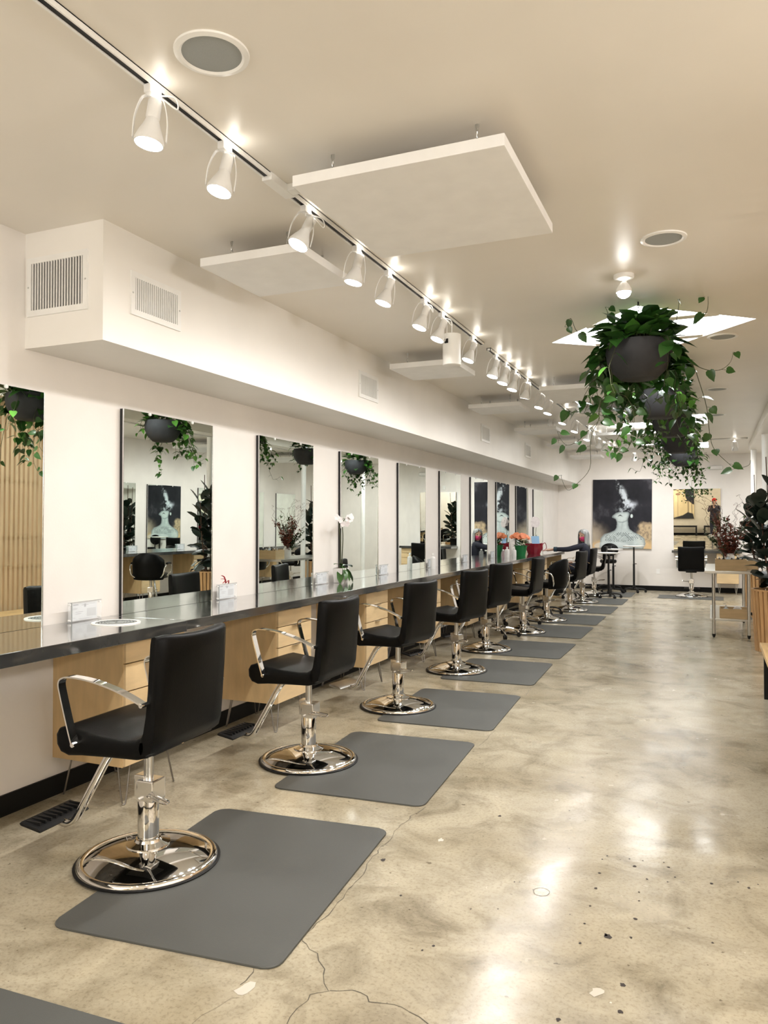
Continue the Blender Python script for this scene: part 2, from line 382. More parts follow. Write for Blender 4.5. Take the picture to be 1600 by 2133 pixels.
# ceiling with skylight openings (diamond one near, rectangular ones beyond)
sk1 = [P(1150,714,z=CZ), P(1325,637,z=CZ), P(1575,664,z=CZ), P(1376,730,z=CZ)]
sk1 = [Vector((p.x, p.y, CZ)) for p in sk1]
rects = [(-1.23, -0.05, 11.3, 12.35), (-1.23, -0.05, 15.2, 16.25)]
def ceiling():
    bm = bmesh.new()
    def loop(pts):
        vs = [bm.verts.new(p) for p in pts]; return [bm.edges.new((vs[i], vs[(i+1) % len(vs)])) for i in range(len(vs))]
    es = loop([(WX-.1, YN-.1, CZ), (RX+.1, YN-.1, CZ), (RX+.1, YF+.1, CZ), (WX-.1, YF+.1, CZ)])
    es += loop(sk1)
    for a, b, c, d in rects: es += loop([(a, c, CZ), (b, c, CZ), (b, d, CZ), (a, d, CZ)])
    bmesh.ops.triangle_fill(bm, edges=es, use_beauty=True)
    # remove fill inside openings
    def inside(p, poly):
        r = False; n = len(poly)
        for i in range(n):
            x1, y1 = poly[i][:2]; x2, y2 = poly[(i+1) % n][:2]
            if (y1 > p.y) != (y2 > p.y) and p.x < (x2-x1)*(p.y-y1)/(y2-y1)+x1: r = not r
        return r
    polys = [[tuple(v) for v in sk1]] + [[(a, c), (b, c), (b, d), (a, d)] for a, b, c, d in rects]
    kill = [g for g in bm.faces if any(inside(g.calc_center_median(), q) for q in polys)]
    bmesh.ops.delete(bm, geom=kill, context='FACES')
    for g in bm.faces:
        if g.normal.z > 0: g.normal_flip()
    me = bpy.data.meshes.new('ceiling'); bm.to_mesh(me); bm.free(); me.materials.append(M['ceil'])
    o = bpy.data.objects.new('ceiling', me); COL.objects.link(o); return o
struct(ceiling())
bx_ = lambda n, m, *a: struct(bx(n, m, *a))
bx_('wall_left', 'wall', WX-.1, WX, YN, YF, 0, CZ)
bx_('wall_right', 'wall', RX, RX+.1, YN, YF, 0, CZ)
bx_('wall_back', 'wall', WX-.1, RX+.1, YF, YF+.1, 0, CZ)
bx_('wall_front', 'fwall', WX-.1, RX+.1, YN-.1, YN, 0, CZ)
bx_('baseboard_left', 'base', WX, WX+.012, YN, YF, 0, .105)
bx_('baseboard_right', 'base', RX-.012, RX, YN, YF, 0, .105)
bx_('baseboard_back', 'base', WX, RX, YF-.012, YF, 0, .105)
bx_('baseboard_front', 'base', WX, RX, YN, YN+.012, 0, .105)
SX = -2.738; SY = 2.91; SZ = 2.355
def soffit():
    b = MB().m('soffit'); b.box(WX, SX, SY, YF, SZ, CZ); o = b.build('soffit', 'soffit'); o['kind'] = 'structure'; o.name = 'trim_1'; return o
soffit()
bx_('trim_2', 'ceil', .64, .86, YN, 15.75, 2.82, CZ)      # beam carried by the round columns
# skylights: shaft, bars and bright pane
def skylight(poly, label, bars):
    t = thing('skylight', label, 'skylight', (0, 0, 0), group='square skylights in the ceiling')
    n = len(poly); cx = sum(p[0] for p in poly)/n; cy = sum(p[1] for p in poly)/n; top = CZ+.28
    s_ = MB()
    for i in range(n):
        a = poly[i]; b = poly[(i+1) % n]; s_.face([(a[0], a[1], CZ), (b[0], b[1], CZ), (b[0], b[1], top), (a[0], a[1], top)])
    s_.build('shaft', 'white', t)
    MB().face([(p[0], p[1], CZ+.035) for p in poly]).build('pane', 'sky', t)
    for (a, b) in bars:
        d = (Vector(b)-Vector(a)).normalized(); nn = Vector((-d.y, d.x, 0))*.045
        q = MB()
        for z0, z1 in ((CZ+.004, CZ+.03),):
            vs = [Vector(a)-nn, Vector(b)-nn, Vector(b)+nn, Vector(a)+nn]
            q.prism([(v.x, v.y) for v in vs], 'z', z0, z1)
        q.build('glazing_bar', 'ceil', t)
    return t
b1a = P(1219, 686, z=CZ); b1b = P(1483, 655, z=CZ); b2a = P(1415, 700, z=CZ); b2b = P(1476, 697, z=CZ)
# keep bars inside the diamond by intersecting its sides
def seg_x(y, poly):
    xs = []
    for i in range(len(poly)):
        a = poly[i]; b = poly[(i+1) % len(poly)]
        if (a[1]-y)*(b[1]-y) < 0: xs.append(a[0]+(b[0]-a[0])*(y-a[1])/(b[1]-a[1]))
    return min(xs), max(xs)
bars = []
for yy in (5.98, 6.62):
    xa, xb = seg_x(yy, sk1); bars.append(((xa, yy, 0), (xb, yy, 0)))
skylight([(p.x, p.y) for p in sk1], 'large bright diamond skylight above the nearest hanging plant', bars)
skylight([(rects[0][0], rects[0][2]), (rects[0][1], rects[0][2]), (rects[0][1], rects[0][3]), (rects[0][0], rects[0][3])], 'smaller bright skylight between the track lights and the hanging plants, mid room', [((-1.23, 11.8, 0), (-.05, 11.8, 0))])
skylight([(rects[1][0], rects[1][2]), (rects[1][1], rects[1][2]), (rects[1][1], rects[1][3]), (rects[1][0], rects[1][3])], 'farthest bright skylight near the end wall', [((-1.23, 15.7, 0), (-.05, 15.7, 0))])
# vents on the soffit
def vent(loc, wd, ht, face, label, dark):
    t = thing('air_vent', label, 'vent', loc, 0, 'white air vents on the soffit')
    def R(b, a0, a1, d0, d1, z0, z1, bev=0):
        if face == 'x': b.box(d0, d1, a0, a1, z0, z1, bev)
        else: b.box(a0, a1, -d1, -d0, z0, z1, bev)
    b = MB(); e = .03
    R(b, 0, wd, 0, .010, 0, e); R(b, 0, wd, 0, .010, ht-e, ht); R(b, 0, e, 0, .010, e, ht-e); R(b, wd-e, wd, 0, .010, e, ht-e); b.build('frame', 'white', t)
    b = MB(); R(b, e, wd-e, .0005, .002, e, ht-e); b.build('recess_shade', 'dark' if dark else 'grille', t)  # flat sheet coloured like the shade inside a vent, no hollow behind it
    n = 19 if dark else 21; b = MB()
    for k in range(n):
        a = e+(wd-2*e)*(k+.5)/n; R(b, a-(.0032 if dark else .0038), a+(.0032 if dark else .0038), .002, .009, e, ht-e)
    b.build('louvre', 'white', t)
    b = MB()
    for a in (.012, wd-.012):
        b = MB(); R(b, a-.004, a+.004, .010, .012, ht/2-.004, ht/2+.004); b.build('screw', 'steel', t)
vent((-3.235, SY, 2.515), .405, .30, 'y', 'white louvred vent with a dark inside on the end face of the soffit', True)
for i, (y0, y1) in enumerate([(3.10, 3.50), (5.87, 6.27), (9.61, 10.03), (12.15, 12.56)]):
    vent((SX, y0, 2.53), y1-y0, .225, 'x', ['white vent nearest the corner on the long soffit face', 'white vent on the soffit above the third mirror from the left', 'small white vent on the soffit past the middle of the room', 'farthest small white vent on the long soffit face'][i], False)
# round ceiling speakers
for i, (x, y, r) in enumerate([(-1.455, 2.015, .118), (-.224, 4.26, .115), (.088, 6.68, .115), (.06, 9.25, .115), (.07, 11.42, .115)]):
    t = thing('ceiling_speaker', ['large round grey ceiling speaker beside the near end of the track', 'round grey ceiling speaker near the single spot lamp', 'round ceiling speaker beside the bright diamond skylight', 'round ceiling speaker behind the nearest hanging plant, second from the far end', 'farthest round ceiling speaker right of the hanging plants'][i], 'speaker', (x, y, CZ), 0, 'round ceiling speakers')
    MB().lathe([(r*.80, -.004), (r*.86, -.010), (r, -.006), (r*1.01, 0)], n=48).build('rim', 'white', t)
    MB().lathe([(0, -.006), (r*.5, -.006), (r*.82, -.004), (r*.82, -.001)], n=48).build('grille', 'grille', t)
# suspended acoustic panels
panels = [(-2.46, 3.31, .60, .58), (-2.57, 6.15, .60, .58), (-2.60, 8.60, .60, .58), (-2.62, 10.95, .60, .58), (-2.62, 13.25, .60, .58), (-2.62, 15.70, .60, .58),
          (-1.535, 2.665, .865, .90), (-1.60, 7.75, .90, .90), (-1.60, 9.80, .90, .90), (-1.60, 12.0, .90, .90), (-1.60, 14.2, .90, .90), (1.72, 8.0, .9, .9), (1.72, 11.4, .9, .9), (1.72, 14.2, .9, .9)]
plab = ['square white acoustic panel between the soffit and the third track lamp', 'white acoustic panel behind the white cylinder fitting', 'third white acoustic panel along the soffit side', 'fourth white acoustic panel along the soffit side', 'fifth white acoustic panel along the soffit side', 'farthest white acoustic panel along the soffit side',
        'largest looking white acoustic panel hanging on chains right of the track', 'second white acoustic panel right of the track, before the hanging plants', 'third white acoustic panel right of the track', 'fourth white acoustic panel right of the track', 'farthest white acoustic panel right of the track',
        'white acoustic panel above the right hand stations seen in the mirrors, nearest', 'white acoustic panel above the right hand stations seen in the mirrors, middle', 'white acoustic panel above the right hand stations seen in the mirrors, farthest']
for (x, y, wx, wy), lb in zip(panels, plab):
    t = thing('acoustic_panel', lb, 'ceiling panel', (x, y, 2.80), 0, 'white acoustic panels hung from the ceiling')
    MB().box(0, wx, 0, wy, 0, .045, .003).build('board', 'panel', t)
    for cx_, cy_ in ((.13, .10), (wx-.13, .10), (.13, wy-.10), (wx-.13, wy-.10)):
        b = MB(); z = .045
        for k in range(4):
            cz = z+.013+k*.028; ring = []
            for q in range(11):
                a = 2*PI*q/10; u_ = .007*math.cos(a)
                ring.append((cx_+(u_ if k % 2 else 0), cy_+(0 if k % 2 else u_), cz+.017*math.sin(a)))
            b.tube(ring, .0022, 5, 0, cap=False)
        b.tube([(cx_, cy_, .125), (cx_, cy_, .15)], .004, 6, 0)
        b.build('chain', 'steel', t)
# ------------------------------------------------------------------ track lighting
TX = -1.735
def track(x0, y0, x1, y1, label, slot=True):
    t = thing('light_track', label, 'light track', ((x0+x1)/2, (y0+y1)/2, CZ), 0, None)
    L = abs(y1-y0) if abs(y1-y0) > abs(x1-x0) else abs(x1-x0); alongy = abs(y1-y0) > abs(x1-x0)
    b = MB(); w_ = .018
    if alongy:
        b.box(-w_, -w_+.006, -L/2, L/2, -.022, 0); b.box(w_-.006, w_, -L/2, L/2, -.022, 0); b.box(-w_, w_, -L/2, L/2, -.004, 0)
        for e in (-L/2, L/2-.004): b.box(-w_, w_, e, e+.004, -.022, 0)
    else:
        b.box(-L/2, L/2, -w_, -w_+.006, -.022, 0); b.box(-L/2, L/2, w_-.006, w_, -.022, 0); b.box(-L/2, L/2, -w_, w_, -.004, 0)
    b.build('rail', 'white', t)
    b = MB()
    if alongy: b.box(-w_+.006, w_-.006, -L/2+.004, L/2-.004, -.016, -.005)
    else: b.box(-L/2+.004, L/2-.004, -w_+.006, w_-.006, -.016, -.005)
    b.build('slot', 'blackmetal', t); return t
track(TX, -0.5, TX, 2.80, 'nearest white track rail running out of the top of the photo')
track(TX, 2.99, TX, 6.14, 'white track rail beside the large hung panel')
track(TX, 6.34, TX, 10.6, 'white track rail over the middle chairs')
track(TX, 10.75, TX, 15.9, 'farthest white track rail carrying the close cluster of lamps')
track(-.35, 14.65, .58, 14.65, 'short white track rail across the room beyond the plants')
track(1.55, 6.0, 1.55, 16.6, 'assumed white track rail over the right hand stations seen in the mirrors')  # assumed rail, added to carry lamps for the right side
b = MB(); b.box(-.024, .024, -.10, .10, -.034, 0, .003); b.box(-.024, .06, .03, .085, -.030, 0, .003)
tag(b.build('track_connector', 'white', loc=(TX, 2.895, CZ)), 'white joint box between the first two track rails', 'track connector')
HEADN = [0]
def lamp_head(loc, aim, tag_label, watt, group='white track spotlights', yoke_dir=None):
    """adapter at loc (ceiling), bulb about 0.19 m below; aim = direction of the beam"""
    t = thing('track_spotlight', tag_label, 'spotlight', loc, 0, group)
    a = Vector(aim).normalized()
    # adapter
    MB().box(-.014, .014, -.030, .030, -.048, -.018, .003).build('adapter', 'lamp', t)
    # the can: neck pivot
    piv = Vector((0, 0, -.125)) + a*.02
    rot = Vector((0, 0, -1)).rotation_difference(a).to_matrix().to_4x4()
    mt = Matrix.Translation(piv) @ rot
    can = MB(); can.lathe([(0, .085), (.020, .085), (.0235, .080), (.0235, .022), (.021, .018), (.024, .010), (.030, -.008), (.040, -.030), (.0475, -.050), (.0500, -.058), (.0500, -.070), (.0465, -.070), (.0455, -.058), (0, -.050)], n=24, mtx=mt)
    can.build('shade', 'lamp', t)
    # side yoke
    yk = MB(); sd = Vector((.88, .47, 0)); sd = (sd-a*sd.dot(a)).normalized()
    top = Vector((0, 0, -.050)); low = piv + a*.056
    for s_ in (1, -1):
        yk.strip([top, top+sd*s_*.034+Vector((0, 0, -.006)), (top+low)/2+sd*s_*.055, low+sd*s_*.056], a.cross(sd), .012, .0035, 4)
    yk.tube([top, top+Vector((0, 0, -.012))], .006, 8, 0)
    yk.build('yoke', 'lamp', t)
    c = MB(); q = top
    back = piv - a*.085; side = a.cross(sd)
    r_ = random.Random(HEADN[0]); HEADN[0] += 1; lx = r_.uniform(-.03, .05)
    c.tube([top+Vector((0, 0, .002)), top+sd*(.035+lx)-Vector((0, 0, -.01)), top+sd*(.045+lx)-Vector((0, 0, .03)), (top+back)/2+sd*.03, back], .0028, 6, 6)
    c.build('power_cord', 'lamp', t)
    ln = MB(); ln.lathe([(0, -.062), (.020, -.064), (.040, -.0655), (.0460, -.0655), (.0460, -.0640), (0, -.060)], n=24, mtx=mt); ln.build('lens', 'lens', t)
    li = bpy.data.lights.new('spot_light', 'SPOT'); li.energy = watt; li.color = COOL; li.spot_size = math.radians(152); li.spot_blend = 1.0; li.shadow_soft_size = .032
    lo = bpy.data.objects.new('spot_light', li); COL.objects.link(lo); lo.parent = t
    lo.location = piv + a*.092; lo.rotation_euler = Vector((0, 0, -1)).rotation_difference(a).to_euler()
    lp = bpy.data.lights.new('back_spill', 'POINT'); lp.energy = SPILL_W*min(watt/HEAD_W, 1.2); lp.color = WARM; lp.shadow_soft_size = .025
    lq = bpy.data.objects.new('back_spill', lp); COL.objects.link(lq); lq.parent = t; lq.location = back - a*.012 + Vector((.012, 0, 0))
    return t
for_far = (-.15, .42, -1)
heads = [2.07, 2.49, 3.14, 3.70, 4.13, 4.74, 5.10, 5.84, 6.55, 6.90, 7.27, 7.78, 8.50, 9.0, 9.95, 10.9, 12.03, 12.65, 13.28, 13.91, 14.59, 15.34]
ordn = ['first', 'second', 'third', 'fourth', 'fifth', 'sixth', 'seventh', 'eighth', 'ninth', 'tenth', 'eleventh', 'twelfth', 'thirteenth', 'fourteenth', 'fifteenth', 'sixteenth', 'seventeenth', 'eighteenth', 'nineteenth', 'twentieth', 'twenty-first', 'twenty-second']
aims = {0: (-.10, -.10, -1), 1: (-.16, -.22, -1), 2: (-.30, -.42, -1), 3: (-.2, -.12, -1), 4: (-.30, -.20, -1), 5: (-.32, -.24, -1), 6: (-.32, -.26, -1), 7: (-.34, -.24, -1), 11: (-.25, .1, -1)}
for i, y in enumerate(heads):
    lamp_head((TX, y, CZ), aims.get(i, for_far if i >= 17 else (-.26, -.20, -1)), f'white lamp on the long track, {ordn[i]} from the near end', HEAD_W)
for i, y in enumerate([0.2, 1.1]):
    lamp_head((TX, y, CZ), (-.3, .1, -1), ['white track lamp out of view above the camera, nearer', 'white track lamp out of view above the camera'][i], HEAD_W)
for i, y in enumerate([6.6, 8.2, 9.8, 11.4, 13.0, 14.6, 16.2]):
    lamp_head((1.55, y, CZ), (.5, 0, -1) if y < 16 else (.1, .5, -1), f'added white lamp on the right hand track, {ordn[i]} from near, lighting that side', RHEAD_W)  # lamps added along the assumed rail to light the right side
lamp_head((.37, 14.65, CZ), (.1, .35, -1), 'white lamp on the short cross track near the end wall', 40)
lamp_head((-1.43, 16.2, CZ), (-.15, .7, -1), 'single white ceiling lamp left of the plants, facing the smoke painting', 38)
# ceiling spot lamp by the skylight
t = thing('ceiling_lamp', 'single lit white spot lamp on a round plate before the diamond skylight', 'ceiling lamp', (-.478, 4.80, CZ))
MB().lathe([(0, -.022), (.055, -.022), (.060, -.015), (.060, 0)], n=32).build('mounting_plate', 'white', t)
MB().tube([(0, 0, -.02), (0, 0, -.05)], .008, 8, 0).build('stem', 'white', t)
MB().lathe([(.018, -.045), (.030, -.060), (.045, -.085), (.045, -.105), (.042, -.105), (.040, -.085), (.02, -.06)], n=24).build('shade', 'white', t)
MB().ball((0, 0, -.108), .040, 20, (1, 1, .8)).build('bulb', 'lens', t)
li = bpy.data.lights.new('ceiling_light', 'SPOT'); li.energy = CEN_W; li.color = COOL; li.spot_size = math.radians(100); li.spot_blend = .3; li.shadow_soft_size = .04
lo = bpy.data.objects.new('ceiling_light', li); COL.objects.link(lo); lo.parent = t; lo.location = (0, 0, -.15)
# unseen opal globes added behind and beside the camera to brighten the ceiling
for i, (x, y) in enumerate([(-2.3, -1.9), (-2.5, -3.6), (1.9, -1.2), (1.9, 1.6), (1.9, 4.4)]):
    t = thing('fill_globe', f'added unseen fill globe behind and beside the camera, {ordn[i]}', 'ceiling lamp', (x, y, CZ), 0, 'added unseen fill globes')
    MB().tube([(0, 0, 0), (0, 0, -.35)], .006, 8, 0).build('rod', 'white', t)
    MB().ball((0, 0, -.45), .10, 24).build('globe', 'globe', t)
    li = bpy.data.lights.new('fill_light', 'POINT'); li.energy = FILL_GLOBE_W; li.color = COOL; li.shadow_soft_size = .12
    lo = bpy.data.objects.new('fill_light', li); COL.objects.link(lo); lo.parent = t; lo.location = (0, 0, -.70)
# white cylinder fitting
t = thing('cylinder_fitting', 'white cylinder with a small black square hanging from the track', 'pendant fitting', (TX, 5.33, CZ))
MB().tube([(0, 0, -.0225), (0, 0, -.12)], .005, 8, 0).build('rod', 'white', t)
MB().lathe([(0, -.115), (.060, -.115), (.066, -.118), (.066, -.340), (.060, -.345), (0, -.345)], n=40).build('cylinder', 'white', t)
mt = Matrix.Rotation(math.radians(-108), 4, 'Z')
MB().box(.0655, .0675, -.015, .015, -.19, -.158, mtx=mt).build('black_square', 'blackmetal', t)
# ================================================================== LEFT WALL STATIONS
CT = .915; CX = -2.70
def counter(loc, L, dx, label, th=.057):
    b = MB().m('counter'); b.box(0, dx, 0, L, -th, 0, .003)
    o = b.build('worktop', 'counter', loc=loc); return tag(o, label, 'worktop', 'dark stone worktops')
counter((WX, -1.0, CT), 4.52, CX-WX+.006, 'nearest length of dark stone worktop along the left wall', .060)
counter((WX, 3.525, CT), 5.99, CX-WX, 'middle length of dark stone worktop along the left wall', .052)
counter((WX, 9.52, CT), 5.98, CX-WX, 'farthest length of dark stone worktop along the left wall', .052)
mz1 = 2.142
mir = [(1.60, 2.505, True)] + []
mys = [(2.10, 3.008), (3.605, 4.493), (5.10, 5.977), (6.53, 7.41), (7.995, 8.862), (9.426, 10.297), (10.81, 11.70), (12.26, 13.10), (13.64, 14.60), (15.10, 15.97)]
mlab = ['leftmost wall mirror, cut off by the photo edge', 'second mirror from the left, between the first two sign holders', 'third mirror from the left', 'fourth mirror from the left, behind the tall orchid', 'fifth mirror from the left', 'sixth mirror from the left', 'seventh mirror from the left, showing the smoke painting', 'eighth mirror from the left, behind the coral flowers', 'ninth mirror from the left', 'farthest and narrowest looking mirror on the left wall']
def wall_mirror(loc, L, h, sgn, label, glass='mirror', tilt=.22, group='tall frameless mirrors along the left wall'):
    t = thing('wall_mirror', label, 'mirror', loc, 0, group)
    D = .024
    MB().box(0, D*sgn, 0, L, 0, h).build('back_box', 'mframe', t)
    gl = MB(); k = math.tan(math.radians(tilt))*h
    x0 = (D+.0015)*sgn; x1 = (D+.0015+k)*sgn; y0, y1 = .0, L
    gl.m(glass).face([(x0, y0, 0), (x0, y1, 0), (x1, y1, h), (x1, y0, h)])
    g = gl.build('glass', glass, t)
    s1 = sorted((D*sgn, x1+.0005*sgn))
    MB().box(s1[0], s1[1], -.004, 0, 0, h).build('edge_trim', 'silver', t); MB().box(s1[0], s1[1], L, L+.003, 0, h).build('edge_trim', 'silver', t)
    for yy in (L*.26, L*.74):
        MB().ball((x1+.003*sgn, yy, h-.006), .011, 10, (.4, 1, 1)).build('mirror_clip', 'white', t)
    return t
for (y0, y1), lb in zip(mys, mlab): wall_mirror((WX, y0, CT+.001), y1-y0, mz1-CT, 1, lb)
# cabinets with four drawers and hairpin legs
def cabinet_proto():
    t = thing('drawer_cabinet', '', 'cabinet', (0, 0, 0), 0, 'maple drawer cabinets under the left worktop')
    D = .475; Wd = .48; z0 = .205; z1 = .855
    b = MB(); b.box(0, D, 0, .018, z0, z1, .001); b.build('side_panel', 'maplev', t)
    b = MB(); b.box(0, D, Wd-.018, Wd, z0, z1, .001); b.build('side_panel', 'maplev', t)
    b = MB(); b.box(0, D, .018, Wd-.018, z0, z0+.018); b.box(0, D-.02, .018, Wd-.018, z1-.018, z1); b.box(0, .012, .018, Wd-.018, z0+.018, z1-.018); b.build('carcass', 'maple', t)
    MB().box(D-.035, D-.025, .018, Wd-.018, z0+.018, z1-.018).build('shadow_gap', 'gap', t)
    zz = [z0+.004, .438, .592, .735, z1-.004]
    for i in range(4):
        d = MB(); d.box(D-.002, D+.017, .003, Wd-.003, zz[i]+.003, zz[i+1]-.003, .0012); dr = d.build('drawer', 'maple', t)
        h = MB(); h.box(D+.012, D+.036, Wd/2-.05, Wd/2+.05, zz[i+1]-.003, zz[i+1]-.0005); h.build('handle', 'silver', dr)
    for (x, y, sx, sy) in ((.43, .06, 1, -1), (.43, Wd-.06, 1, 1), (.06, .06, -1, -1), (.06, Wd-.06, -1, 1)):
        l = MB(); tip = Vector((x+.02*sx, y+.02*sy, .006))
        l.tube([(x-.03*sx, y+.012*sy, z0), tip+Vector((-.012*sx, .004*sy, .02)), tip, tip+Vector((.004*sx, -.012*sy, .02)), (x+.012*sx, y-.035*sy, z0)], .0045, 6, 5)
        l.build('hairpin_leg', 'hairpin', t)
    return t
cab = cabinet_proto(); cab['label'] = 'maple drawer cabinet nearest the camera, behind the first chair'; cab.location = (WX, 3.11, 0)
for i, y in enumerate([4.615, 6.09, 7.60, 9.10, 10.60, 12.10, 13.55]):
    dup(cab, f'maple drawer cabinet under the worktop, {ordn[i+1]} from the camera', (WX, y, 0))
b = MB(); b.box(0, .50, 0, .04, .0, CT-.053, .002); tag(b.build('end_panel', 'maple', loc=(WX, 15.43, 0)), 'upright maple panel closing the far end of the left worktop', 'end panel')
# sign holders
def sign_proto():
    t = thing('sign_holder', '', 'sign holder', (0, 0, 0), 0, 'clear acrylic licence holders on the worktop')
    MB().box(-.012, .012, 0, .245, 0, .004, .001).build('base', 'acrylic', t)
    MB().box(.006, .010, 0, .245, .004, .108, .001).build('front_sheet', 'acrylic', t)
    p = MB().m('paper'); p.box(.002, .005, .03, .215, .008, .103)
    p.m('ink')
    def r(y0, z0, wy, hz): p.box(.0050, .0054, y0, y0+wy, z0, z0+hz)
    r(.038, .090, .038, .006); r(.100, .088, .05, .003); r(.118, .078, .014, .018); r(.16, .092, .04, .002)
    r(.036, .074, .035, .002); r(.036, .068, .03, .002); r(.055, .052, .055, .0028); r(.055, .042, .042, .0028); r(.036, .022, .018, .002); r(.08, .014, .10, .0018)
    p.m('inkp'); r(.138, .024, .068, .045)
    p.build('licence_sheet', None, t)
    MB().box(.004, .011, 0, .245, .107, .1095).build('top_edge', 'grille', t); MB().box(.004, .011, .022, .026, .004, .107).build('side_edge', 'grille', t)
    c = MB()
    for yy in (.012, .233):
        for zz in (.012, .098): c.tube([(-.004, yy, zz), (.012, yy, zz)], .005, 8, 0)
    c.build('corner_bolt', 'white', t); return t
sg = sign_proto(); sg['label'] = 'clear licence holder beside the round grille, nearest the camera'; sg.location = (-3.215, 3.165, CT)
for y, lb in [(4.525, 'clear licence holder with a red ribbon on top'), (5.99, 'clear licence holder left of the tall orchid'), (7.40, 'clear licence holder between fourth and fifth mirrors'), (8.89, 'clear licence holder between fifth and sixth mirrors'), (10.33, 'clear licence holder between sixth and seventh mirrors'), (11.80, 'clear licence holder between seventh and eighth mirrors')]:
    dup(sg, lb, (-3.215, y, CT))
c = MB()
for q in ([(0,0,0),(.012,-.02,.02),(.0,-.035,.002)], [(0,0,0),(.01,-.03,.045),(.0,-.05,.058)], [(0,0,0),(.01,-.02,.03),(.0,-.055,.035)], [(0,0,0),(.01,.02,.02),(.0,.035,-.004)]):
    c.strip([Vector(a)+Vector((0, 0, 0)) for a in q], (1, 0, .3), .010, .0015, 5)
tag(c.build('ribbon_bow', 'red', loc=(-3.207, 4.525+.105, CT+.114)), 'small red ribbon bow on top of the second licence holder', 'ribbon')
# round grille on worktop
t = thing('round_grille', 'round white mesh grille lying on the worktop by the first licence holder', 'grille', (-2.985, 3.285, CT))
MB().lathe([(.108, .004), (.112, .006), (.128, .005), (.130, .0005), (.108, .0005)], n=48).build('rim', 'white', t)
b = MB().m('dark'); b.lathe([(0, .0015), (.108, .0015)], n=40); b.m('grille')
for k in range(6): b.lathe([(.015+.016*k, .0035), (.023+.016*k, .0035), (.023+.016*k, .0018)], n=40)
for k in range(16):
    a = 2*PI*k/16; b.tube([(.01*math.cos(a), .01*math.sin(a), .0036), (.108*math.cos(a), .108*math.sin(a), .0036)], .0012, 4, 0)
b.build('mesh', None, t)
# ------------------------------------------------------------------ styling chairs
def hyd_base(t, lever=1):
    MB().lathe([(0, .078), (.05, .077), (.10, .071), (.15, .061), (.20, .047), (.24, .032), (.262, .020), (.268, .023), (.280, .024), (.290, .017), (.293, .006), (.293, .003), (0, .003)], n=64).build('base_plate', 'chrome', t)
    MB().lathe([(.27, 0), (.303, 0), (.304, .005), (.296, .008), (.288, .006)], n=64).build('base_gasket', 'rubber', t)
    MB().lathe([(.070, .060), (.092, .068), (.092, .078), (.070, .084), (.058, .088), (.052, .098), (.044, .100)], n=40).build('collar', 'chrome', t)
    MB().lathe([(0, .27), (.043, .27), (.045, .265), (.045, .095), (0, .095)], n=32).build('pump_cylinder', 'chrome', t)
    b = MB(); b.box(-.055, .030, -.045, .045, .262, .352, .006); b.tube([(.01, -.060, .275), (.01, .060, .275)], .008, 10, 0); b.box(.0, .052, -.03, .03, .275, .368, .004); b.build('pump_head', 'satin', t)
    MB().tube([(0, 0, .35), (0, 0, .515)], .020, 20, 0).build('piston', 'steel', t)
    q = MB(); q.tube([(-.03, .030*lever, .300), (-.12, .10*lever, .318), (-.20, .145*lever, .326), (-.215, .155*lever, .326)], .0065, 8, 5)
    q.tube([(-.03, .050*lever, .292), (-.13, .115*lever, .305), (-.20, .155*lever, .318), (-.215, .158*lever, .326)], .005, 8, 5); q.build('pump_lever', 'chrome', t)
def footrest(t, black=True):
    q = MB(); q.tube([(.04, 0, .488), (.13, 0, .480), (.20, 0, .435), (.285, 0, .300), (.365, 0, .165), (.395, 0, .118), (.43, 0, .098), (.48, 0, .102)], .0185, 14, 5)
    q.box(.02, .14, -.05, .05, .490, .506); fr = q.build('footrest_bar', 'chrome', t)
    p = MB(); p.prism([(.455, .104), (.562, .122), (.570, .132), (.560, .140), (.465, .124), (.447, .112)], 'y', -.15, .15, .006, 2)
    if black:
        for k in range(9): p.box(.472, .550, -.136+k*.032, -.127+k*.032, .120, .1405, 0)
    p.build('foot_pad', 'rubber' if black else 'steel', t)
def chair_seat_back(t, W=.485):
    h = W/2
    # seat: profile in (forward, up)
    prof = [(.262, .500), (.283, .530), (.286, .572), (.270, .598), (.235, .606), (.16, .597), (.05, .583), (-.06, .578), (-.115, .583), (-.145, .600),
            (-.175, .600), (-.180, .55), (-.165, .515), (-.12, .503), (0, .500), (.15, .494), (.22, .487)]
    MB().loft(prof, h, .020).build('seat', 'leather', t, 75)
    MB().box(-.10, .17, -.10, .10, .480, .505, .004).build('seat_plate', 'blackmetal', t)
    # back: curved slab
    b = MB(); ny = 12; rows = []
    outer = [(-.128, .520), (-.160, .520), (-.195, .535), (-.213, .58), (-.228, .68), (-.243, .80), (-.257, .92), (-.262, .985), (-.254, 1.002), (-.235, 1.006)]
    inner = [(-.213, 1.000), (-.206, .975), (-.196, .90), (-.183, .78), (-.166, .68), (-.146, .61), (-.122, .575), (-.115, .545)]
    prof2 = outer+inner; n = len(prof2)
    for k in range(ny+1):
        s_ = -1+2*k/ny; y = s_*h; edge = abs(s_)
        shr = .012 if edge > .97 else 0.0
        ring = []
        for (u, z) in prof2:
            tz = max(0, (z-.58)/.44)
            du = .026*(edge**2)*tz - .012*tz*(1-edge**2)      # wings come forward near the top
            zz = z - (.012*(1-edge**2)*max(0, tz-.7)/.3)
            cx_ = -.19-.05*tz
            uu = u+du
            if shr: uu = uu+(cx_+du-uu)*.30; zz = zz+( .77-zz)*.030
            ring.append(b.bm.verts.new((uu, y*(1 if not shr else 1), zz)))
        rows.append(ring)
    for r0, r1 in zip(rows[:-1], rows[1:]):
        for i in range(n): b._f([r0[i], r0[(i+1) % n], r1[(i+1) % n], r1[i]])
    b._f(rows[0][::-1]); b._f(rows[-1])
    return b.build('backrest', 'leather', t, 70)
